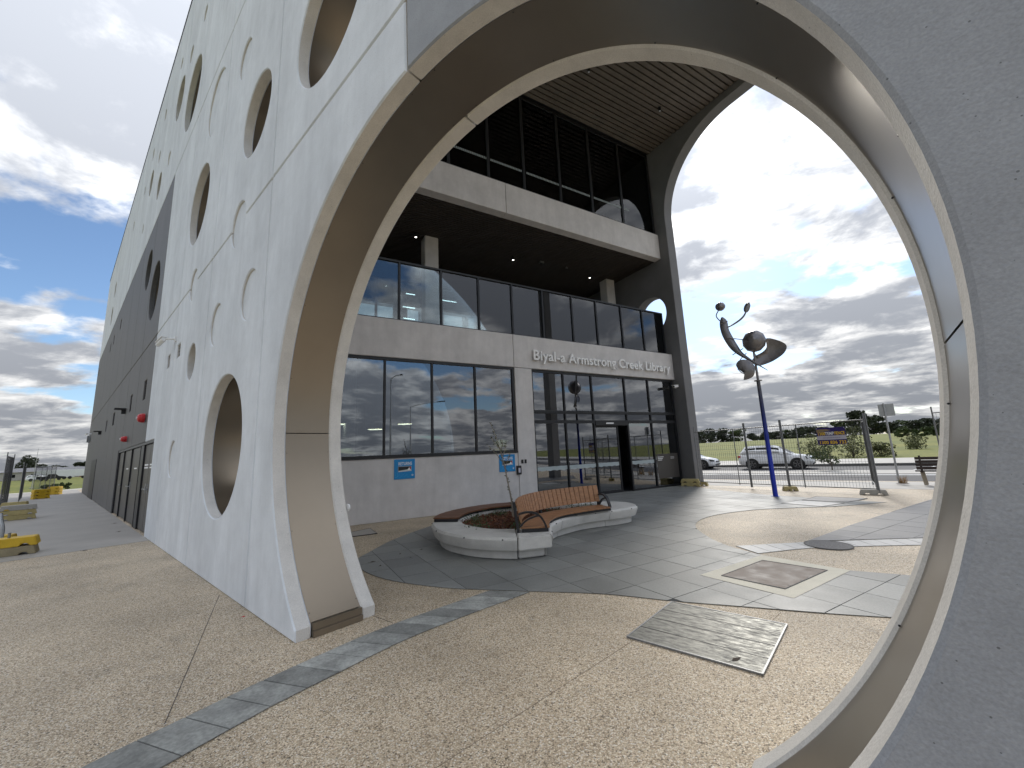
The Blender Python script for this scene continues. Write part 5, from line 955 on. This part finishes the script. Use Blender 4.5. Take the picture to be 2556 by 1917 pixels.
car('parked_car', 'white hatchback half hidden behind the library corner', (14.0, 32.9, -.295), ca, 4.35, 1.46, 2.65, 'hatch')

# ------------------------------------------------------------------ street things
sgp = empty('street_sign', (13.27, 14.28, -.03), 'blank back of a street sign on a grey steel post', 'sign'); F = frame(0, 0, .73, -.68)
b_ = MB(); b_.tube([(0, 0, 0), (0, 0, 2.80)], .030, 10); b_.build('post', 'galv', sgp, smooth=True); b_ = MB(); b_.box(F, -.16, .26, 2.34, 2.77, -.05, -.032); b_.build('plate', 'galv', sgp, bevel=.004); b_ = MB(); [b_.box(F, -.14, .24, z, z+.04, -.032, -.02) for z in (2.43, 2.65)]; b_.build('brackets', 'galv', sgp)
bn = empty('street_bench', (13.7, 13.55, -.03), 'dark slatted park bench on splayed legs seen from behind at the portal edge', 'bench'); F = frame(0, 0, .70, -.71)
for k in range(4): b_ = MB(); b_.box(F, -.32, 1.5, .50+.105*k, .59+.105*k, .20-.02*k, .235-.02*k); b_.build('back_slat', 'bench_brown', bn, bevel=.005)
for k in range(4): b_ = MB(); b_.box(F, -.36, 1.5, .43, .465, .17-.11*k, .26-.11*k); b_.build('seat_slat', 'bench_brown', bn, bevel=.005)
for x in (-.2, 1.3):
    for dz_, lean in ((.12, .06), (-.12, -.05)): b_ = MB(); b_.bar(F @ Vector((x, .43, dz_*.5)), F @ Vector((x+.04, 0, dz_+lean)), .09, .07); b_.build('leg', 'bench_leg', bn)
    b_ = MB(); b_.bar(F @ Vector((x, .40, .2)), F @ Vector((x, .95, .13)), .05, .05); b_.build('back_post', 'bench_brown', bn)
for k, (x, y, lb) in enumerate(((13.35, 14.25, 'dry orange grass tuft beside the left bench legs'), (14.15, 13.55, 'dry orange grass tuft under the park bench'))):
    t = empty('grass_tuft', (x, y, -.03), lb, 'grass', 'dry tufts by the bench'); b_ = MB()
    for q in range(90): a = random.uniform(0, 6.28); l_ = random.uniform(.10, .30); r_ = random.uniform(.02, .12); e_ = random.uniform(.1, .5); b_.tube([(r_*math.cos(a), r_*math.sin(a), 0), ((r_+e_*.4*l_)*math.cos(a), (r_+e_*.4*l_)*math.sin(a), l_*.6), ((r_+e_*l_)*math.cos(a), (r_+e_*l_)*math.sin(a), l_)], [.004, .003, .001], 3, False)
    b_.build('blades', 'leaf_dry', t); b_ = MB(); b_.lathe([(.0001, .015), (.14, .01), (.18, 0)], I4, 14); b_.build('mulch_bed', 'bark', t)

# ------------------------------------------------------------------ vegetation
def tree(name, lb, pos, h, rx, rz_, n, m, grp, leaf=.35, trunk=.35, lobes=7, flat=0.0, bark='bark', base=.25, cat='tree'):
    t = empty(name, pos, lb, cat, grp); b_ = MB(); cs = []
    for k in range(lobes):
        a = random.uniform(0, 6.28); r_ = rx*random.uniform(.25, .8)*(.2 if k == 0 else 1); z = h-(h*(1-base))*random.uniform(.12, .95)
        if k == 0: z = h-rz_*.5
        cs.append((r_*math.cos(a), r_*math.sin(a), max(h*base*.8, z), rx*random.uniform(.35, .62), rz_*random.uniform(.28, .5)))
    b_.tube(smooth_path([(0, 0, -.1), (.02*h, .01*h, h*base), (-.01*h, .02*h, h*.7)], 4), [trunk*(1-.7*k/8) for k in range(9)], 7)
    for c in cs[1:]: b_.tube([(0, 0, h*base*random.uniform(.7, 1.2)), (c[0]*.6, c[1]*.6, c[2]-c[4]*.7), (c[0], c[1], c[2])], [trunk*.4, trunk*.25, trunk*.08], 5)
    b_.build('trunk', bark, t); P = []
    for c in cs:
        q = rng.normal(size=(n//lobes, 3)); q /= np.linalg.norm(q, axis=1)[:, None]; q *= rng.uniform(.45, 1.05, (len(q), 1))**.6; P.append(q*[c[3], c[3], c[4]]+[c[0], c[1], c[2]])
    leafmesh('crown', np.concatenate(P), leaf, m, t, flat=flat); return t
tree('street_tree', 'small leafy street tree growing in the parking lane below the hire sign', (19.4, 25.1, -.29), 2.0, .95, .75, 900, 'leaf_mid', None, .07, .04, 8, base=.15)
for x, y, h, rx, lb in ((33.6, 45.6, 2.9, 1.5, 'broad olive shrub across the street, left of the hire sign'), (33.4, 40.2, 3.5, 1.5, 'tallest olive shrub across the street behind the edge-on fence panel'), (35.0, 38.8, 1.6, 1.0, 'sparse olive shrub across the street between fence and sign post'), (48.5, 49.0, 1.9, 1.2, 'round shrub on the field right behind the sign post'), (57, 51, 1.4, 1.0, 'small shrub on the field to the right of the sign post'), (60, 47, 1.7, 1.3, 'low shrub on the field above the dark bench')): tree('field_shrub', lb, (x, y, gz(av[0]*x+av[1]*y, nv[0]*x+nv[1]*y)-.08), h, rx, h*.45, 1500, 'leaf_olive', 'shrubs across the street', .085, .05, 20, base=.03, cat='shrub')
# far trees, street side
def polar(az, dist): return (dist*math.sin(R(az)), dist*math.cos(R(az)))
farT = [(20.4, 190, 9, 7), (24.4, 205, 15, 12), (25.9, 200, 17, 13), (27.4, 205, 16, 11), (29.0, 205, 14, 12), (30.6, 215, 9, 9), (31.9, 160, 7.5, 5), (33.0, 220, 10, 10), (34.1, 225, 11, 9), (35.2, 215, 12, 11), (36.2, 225, 13, 10), (37.4, 230, 12, 10), (39.0, 150, 11, 8), (40.7, 145, 17, 9), (41.9, 160, 14, 9), (43.0, 200, 11, 10), (44.0, 205, 12, 10), (45.0, 205, 12, 11), (46.0, 210, 13, 10), (47.0, 200, 12, 10), (48.2, 205, 13, 11), (49.4, 200, 13, 11), (22.3, 210, 8, 9), (23.4, 215, 9, 9), (18.6, 215, 9, 9), (51, 200, 13, 12), (53, 205, 13, 12)]
for k, (az, di, h, r_) in enumerate(farT):
    di *= 2.4; x, y = polar(az, di); big = h > 16.5 and az > 40
    tree('far_tree', 'tallest dark spreading tree behind the edge-on fence panel' if big else 'dark tree in the distant line across the field', (x, y, gz(av[0]*x+av[1]*y, nv[0]*x+nv[1]*y)-.3), h, r_*.75, h*.36, 1500, 'leaf_dark' if k % 4 else 'leaf_mid', None if big else 'far trees across the field', 1.0, .35, 16, flat=.3, base=.06)
for k in range(12):
    x, y = polar(43.6+k*.62, 150); tree('hedge_shrub', 'dense green shrub in the clipped row before the far trees', (x, y, gz(av[0]*x+av[1]*y, nv[0]*x+nv[1]*y)-.2), 2.5+.25*math.sin(k*2.1), 1.2, 1.3, 700, 'leaf_mid', 'far hedge row', .3, .12, 6, base=.1, cat='shrub')
for az, di, h, r_, lb in ((-50.6, 160, 5.2, 2.6, 'big dark tree above the left fence'), (-49.6, 190, 7.5, 7, 'low dark tree right of the big one behind the houses'), (-48.7, 195, 7, 7, 'low dark tree behind the parked trucks'), (-47.2, 190, 8, 6, 'dark pointed tree next to the far end of the library'), (-46.7, 195, 6.5, 6, 'dark tree almost hidden by the library end')):
    di *= 2.3; h *= 2.6 if az < -50.3 else 1.2; r_ *= 2.1 if az < -50.3 else 1; x, y = polar(az, di); tree('background_tree', lb, (x, y, -.4), h, r_*.75, h*.4, 2600, 'leaf_dark', 'trees behind the left houses', .5, .4, 12, flat=.2, base=.12)
t = empty('light_mast', (*polar(-50.05, 90), -.4), 'thin pale mast leaning slightly above the left houses', 'mast'); b_ = MB(); b_.tube([(0, 0, 0), (.12, 0, 5.6)], [.05, .02], 6); b_.build('mast', 'galv', t); b_ = MB(); b_.tube([(0, 0, 0), (0, 0, .15)], .2, 8); b_.build('base', 'concrete_foot', t)
# far left: houses, trucks, utes
def house(lb, az, di, w_, h, d_, mw, rz):
    t = empty('house', (*polar(az, di*1.6), -.4), lb, 'house', 'houses in the left distance', rz); b_ = MB(); b_.box(I4, -w_/2, w_/2, -d_/2, d_/2, 0, h); wl = b_.build('wall', mw, t); b_ = MB(); o_ = .5
    b_.add([(-w_/2-o_, -d_/2-o_, h), (w_/2+o_, -d_/2-o_, h), (w_/2+o_, d_/2+o_, h), (-w_/2-o_, d_/2+o_, h), (-w_/2+d_*.4, 0, h+1.5), (w_/2-d_*.4, 0, h+1.5)], [(0, 1, 5, 4), (1, 2, 5), (2, 3, 4, 5), (3, 0, 4), (3, 2, 1, 0)]); b_.build('roof', 'house_roof', t)
    for x in (-w_*.3, w_*.05, w_*.32): b_ = MB(); b_.box(I4, x-.8, x+.8, -d_/2-.04, -d_/2+.02, 1.0, 2.1); b_.build('window', 'car_glass', t)
    b_ = MB(); b_.box(I4, w_*.18-.45, w_*.18+.45, -d_/2-.04, -d_/2+.02, 0, 2.1); b_.build('door', 'house_brick', t)
for lb, az, di, w_, h, mw in (('pale house with grey roof left of the brick one', -50.2, 150, 15, 2.9, 'house_wall'), ('brick house with grey roof behind the trucks', -48.9, 155, 10, 3.1, 'house_brick'), ('grey house behind the white trucks near the library end', -47.6, 160, 13, 2.9, 'house_wall')): house(lb, az, di, w_, h, 9, mw, R(-az))
def truck(lb, az, di, ln, h, rz):
    t = empty('parked_truck', (*polar(az, di*1.6), -.35), lb, 'truck', 'trucks in the left distance', rz); b_ = MB(); b_.box(I4, -ln/2, ln/2-1.6, -1.1, 1.1, .8, h); b_.build('cargo_box', 'truck_white', t, bevel=.05); b_ = MB(); b_.prism([(ln/2-1.5, .5), (ln/2+.4, .5), (ln/2+.4, 1.4), (ln/2+.1, 2.2), (ln/2-1.5, 2.3)], Matrix(((1, 0, 0, 0), (0, 0, -1, 0), (0, 1, 0, 0), (0, 0, 0, 1))), -1.0, 1.0); cb = b_.build('cab', 'truck_white', t, bevel=.05)
    b_ = MB(); b_.box(I4, ln/2-.9, ln/2-.05, -1.03, 1.03, 1.45, 2.05); b_.build('cab_window', 'car_glass', cb)
    for x in (-ln/2+1.2, ln/2-.6):
        for y in (-1.0, 1.0): b_ = MB(); b_.lathe([(.0001, -.14), (.45, -.14), (.45, .14), (.0001, .14)], Matrix(((1, 0, 0, x), (0, 0, 1, y), (0, 1, 0, .45), (0, 0, 0, 1))), 14); b_.build('wheel', 'rubber', t)
truck('white box truck left of the pair by the far houses', -48.75, 118, 7.5, 3.0, R(48)); truck('white box truck right of the pair by the far houses', -47.45, 118, 7.0, 2.9, R(47)); truck('white van body just left of the library end', -46.55, 122, 5, 2.4, R(46))
car('parked_car', 'white wagon parked before the far left houses', (*polar(-49.75, 180), -.35), R(49.7), 4.9, 1.7, 2.9, 'suv'); 
def ute(lb, az, di, rz):
    t = empty('parked_ute', (*polar(az, di*1.65), -.35), lb, 'ute', None, rz); Fp = Matrix(((1, 0, 0, 0), (0, 0, -1, 0), (0, 1, 0, 0), (0, 0, 0, 1))); b_ = MB(); b_.prism([(-2.6, .5), (2.6, .5), (2.6, 1.0), (1.5, 1.15), (.9, 1.75), (-.5, 1.75), (-.7, 1.15), (-2.6, 1.15)], Fp, -.9, .9); b_.build('body', 'dark_metal', t, bevel=.05); b_ = MB(); [b_.box(I4, -2.5, -.7, y-.03, y+.03, 1.75, 1.82) for y in (-.85, .85)]; [b_.box(I4, x-.03, x+.03, -.85, .85, 1.15, 1.8) for x in (-2.5, -.8)]; b_.build('ladder_rack', 'dark_metal', t)
    for x in (-1.6, 1.6):
        for y in (-.85, .85): b_ = MB(); b_.lathe([(.0001, -.12), (.38, -.12), (.38, .12), (.0001, .12)], Matrix(((1, 0, 0, x), (0, 0, 1, y), (0, 1, 0, .38), (0, 0, 0, 1))), 14); b_.build('wheel', 'rubber', t)
ute('dark ute with ladder rack parked before the far brick house', -49.0, 105, R(49))
sheet('far_path', [polar(-52.5, 66), polar(-45, 72), polar(-45, 75), polar(-52.5, 69)], -.36, 'path_concrete')
for k in range(4): x, y = polar(-49.2+k*.45, 74); tree('verge_shrub', 'small shrub beside the far path on the left field', (x, y, -.45), .8, .45, .4, 260, 'leaf_mid', 'small shrubs on the left field', .12, .05, 5, base=.1, cat='shrub')
# litter on the paving
def litter(pts, m, lb, cat='leaf'):
    for (x, y, s_, rz) in pts:
        t = empty('dry_leaf', (x, y, .012), lb, cat, None if len(pts) == 1 else 'dry leaves on the paving', rz); b_ = MB(); b_.add([(-s_, 0, .004), (-s_*.3, s_*.35, .010), (s_, .0, .006), (-s_*.3, -s_*.35, .002), (0, 0, .014)], [(0, 3, 4), (3, 2, 4), (2, 1, 4), (1, 0, 4)]); b_.build('blade', m, t); b_ = MB(); b_.tube([(-s_, 0, .004), (-s_*1.5, s_*.1, .003)], .0015, 3); b_.build('stalk', m, t)
litter([(1.58, 3.28, .05, .4)], 'bark', 'dark crumpled leaf lying on the shining steel cover')
litter([(-2.30, 6.6, .05, .5), (-2.0, 7.05, .03, 1.5), (-1.75, 6.75, .035, 2.5), (-1.7, 7.3, .025, .2), (-2.1, 6.35, .025, 1.1)], 'bark', 'dark fallen leaf on the grey pavers left of the planter')
litter([(-2.95, 4.55, .02, .2)], 'red_paint', 'tiny reddish leaf on the aggregate before the portal foot')
litter([(-8.9, 8.55, .06, .3), (-10.5, 10.9, .05, 1.2), (-12.3, 12.6, .06, .7), (-7.5, 9.8, .05, 2)], 'bark', 'dark fallen leaf on the grey slab beside the long wall')

# street lamps behind the viewer, mirrored in the entry windows
for x, y, h, arm, lb in ((30.7, -21.3, 9.0, (1.0, 4.4), 'street lamp with one long arm, mirrored in the entry window'), (18.6, -12.4, 10.2, (.5, .9), 'tall street lamp with curved head, mirrored in the entry window')):
    t = empty('street_lamp', (x, y, -.3), lb, 'street lamp', 'street lamps mirrored in the glass'); b_ = MB(); b_.tube([(0, 0, 0), (0, 0, h)], [.11, .07], 10); b_.build('post', 'galv', t, smooth=True)
    b_ = MB(); b_.tube(smooth_path([(0, 0, h-.05), (arm[0]*.4, arm[1]*.4, h+.25), (arm[0], arm[1], h+.35)], 5), .05, 8); b_.build('arm', 'galv', t, smooth=True); b_ = MB(); b_.bar((arm[0]*.95, arm[1]*.95, h+.35), (arm[0]*1.2, arm[1]*1.2, h+.38), .3, .12); b_.build('lamp_head', 'dark_metal', t, bevel=.03)
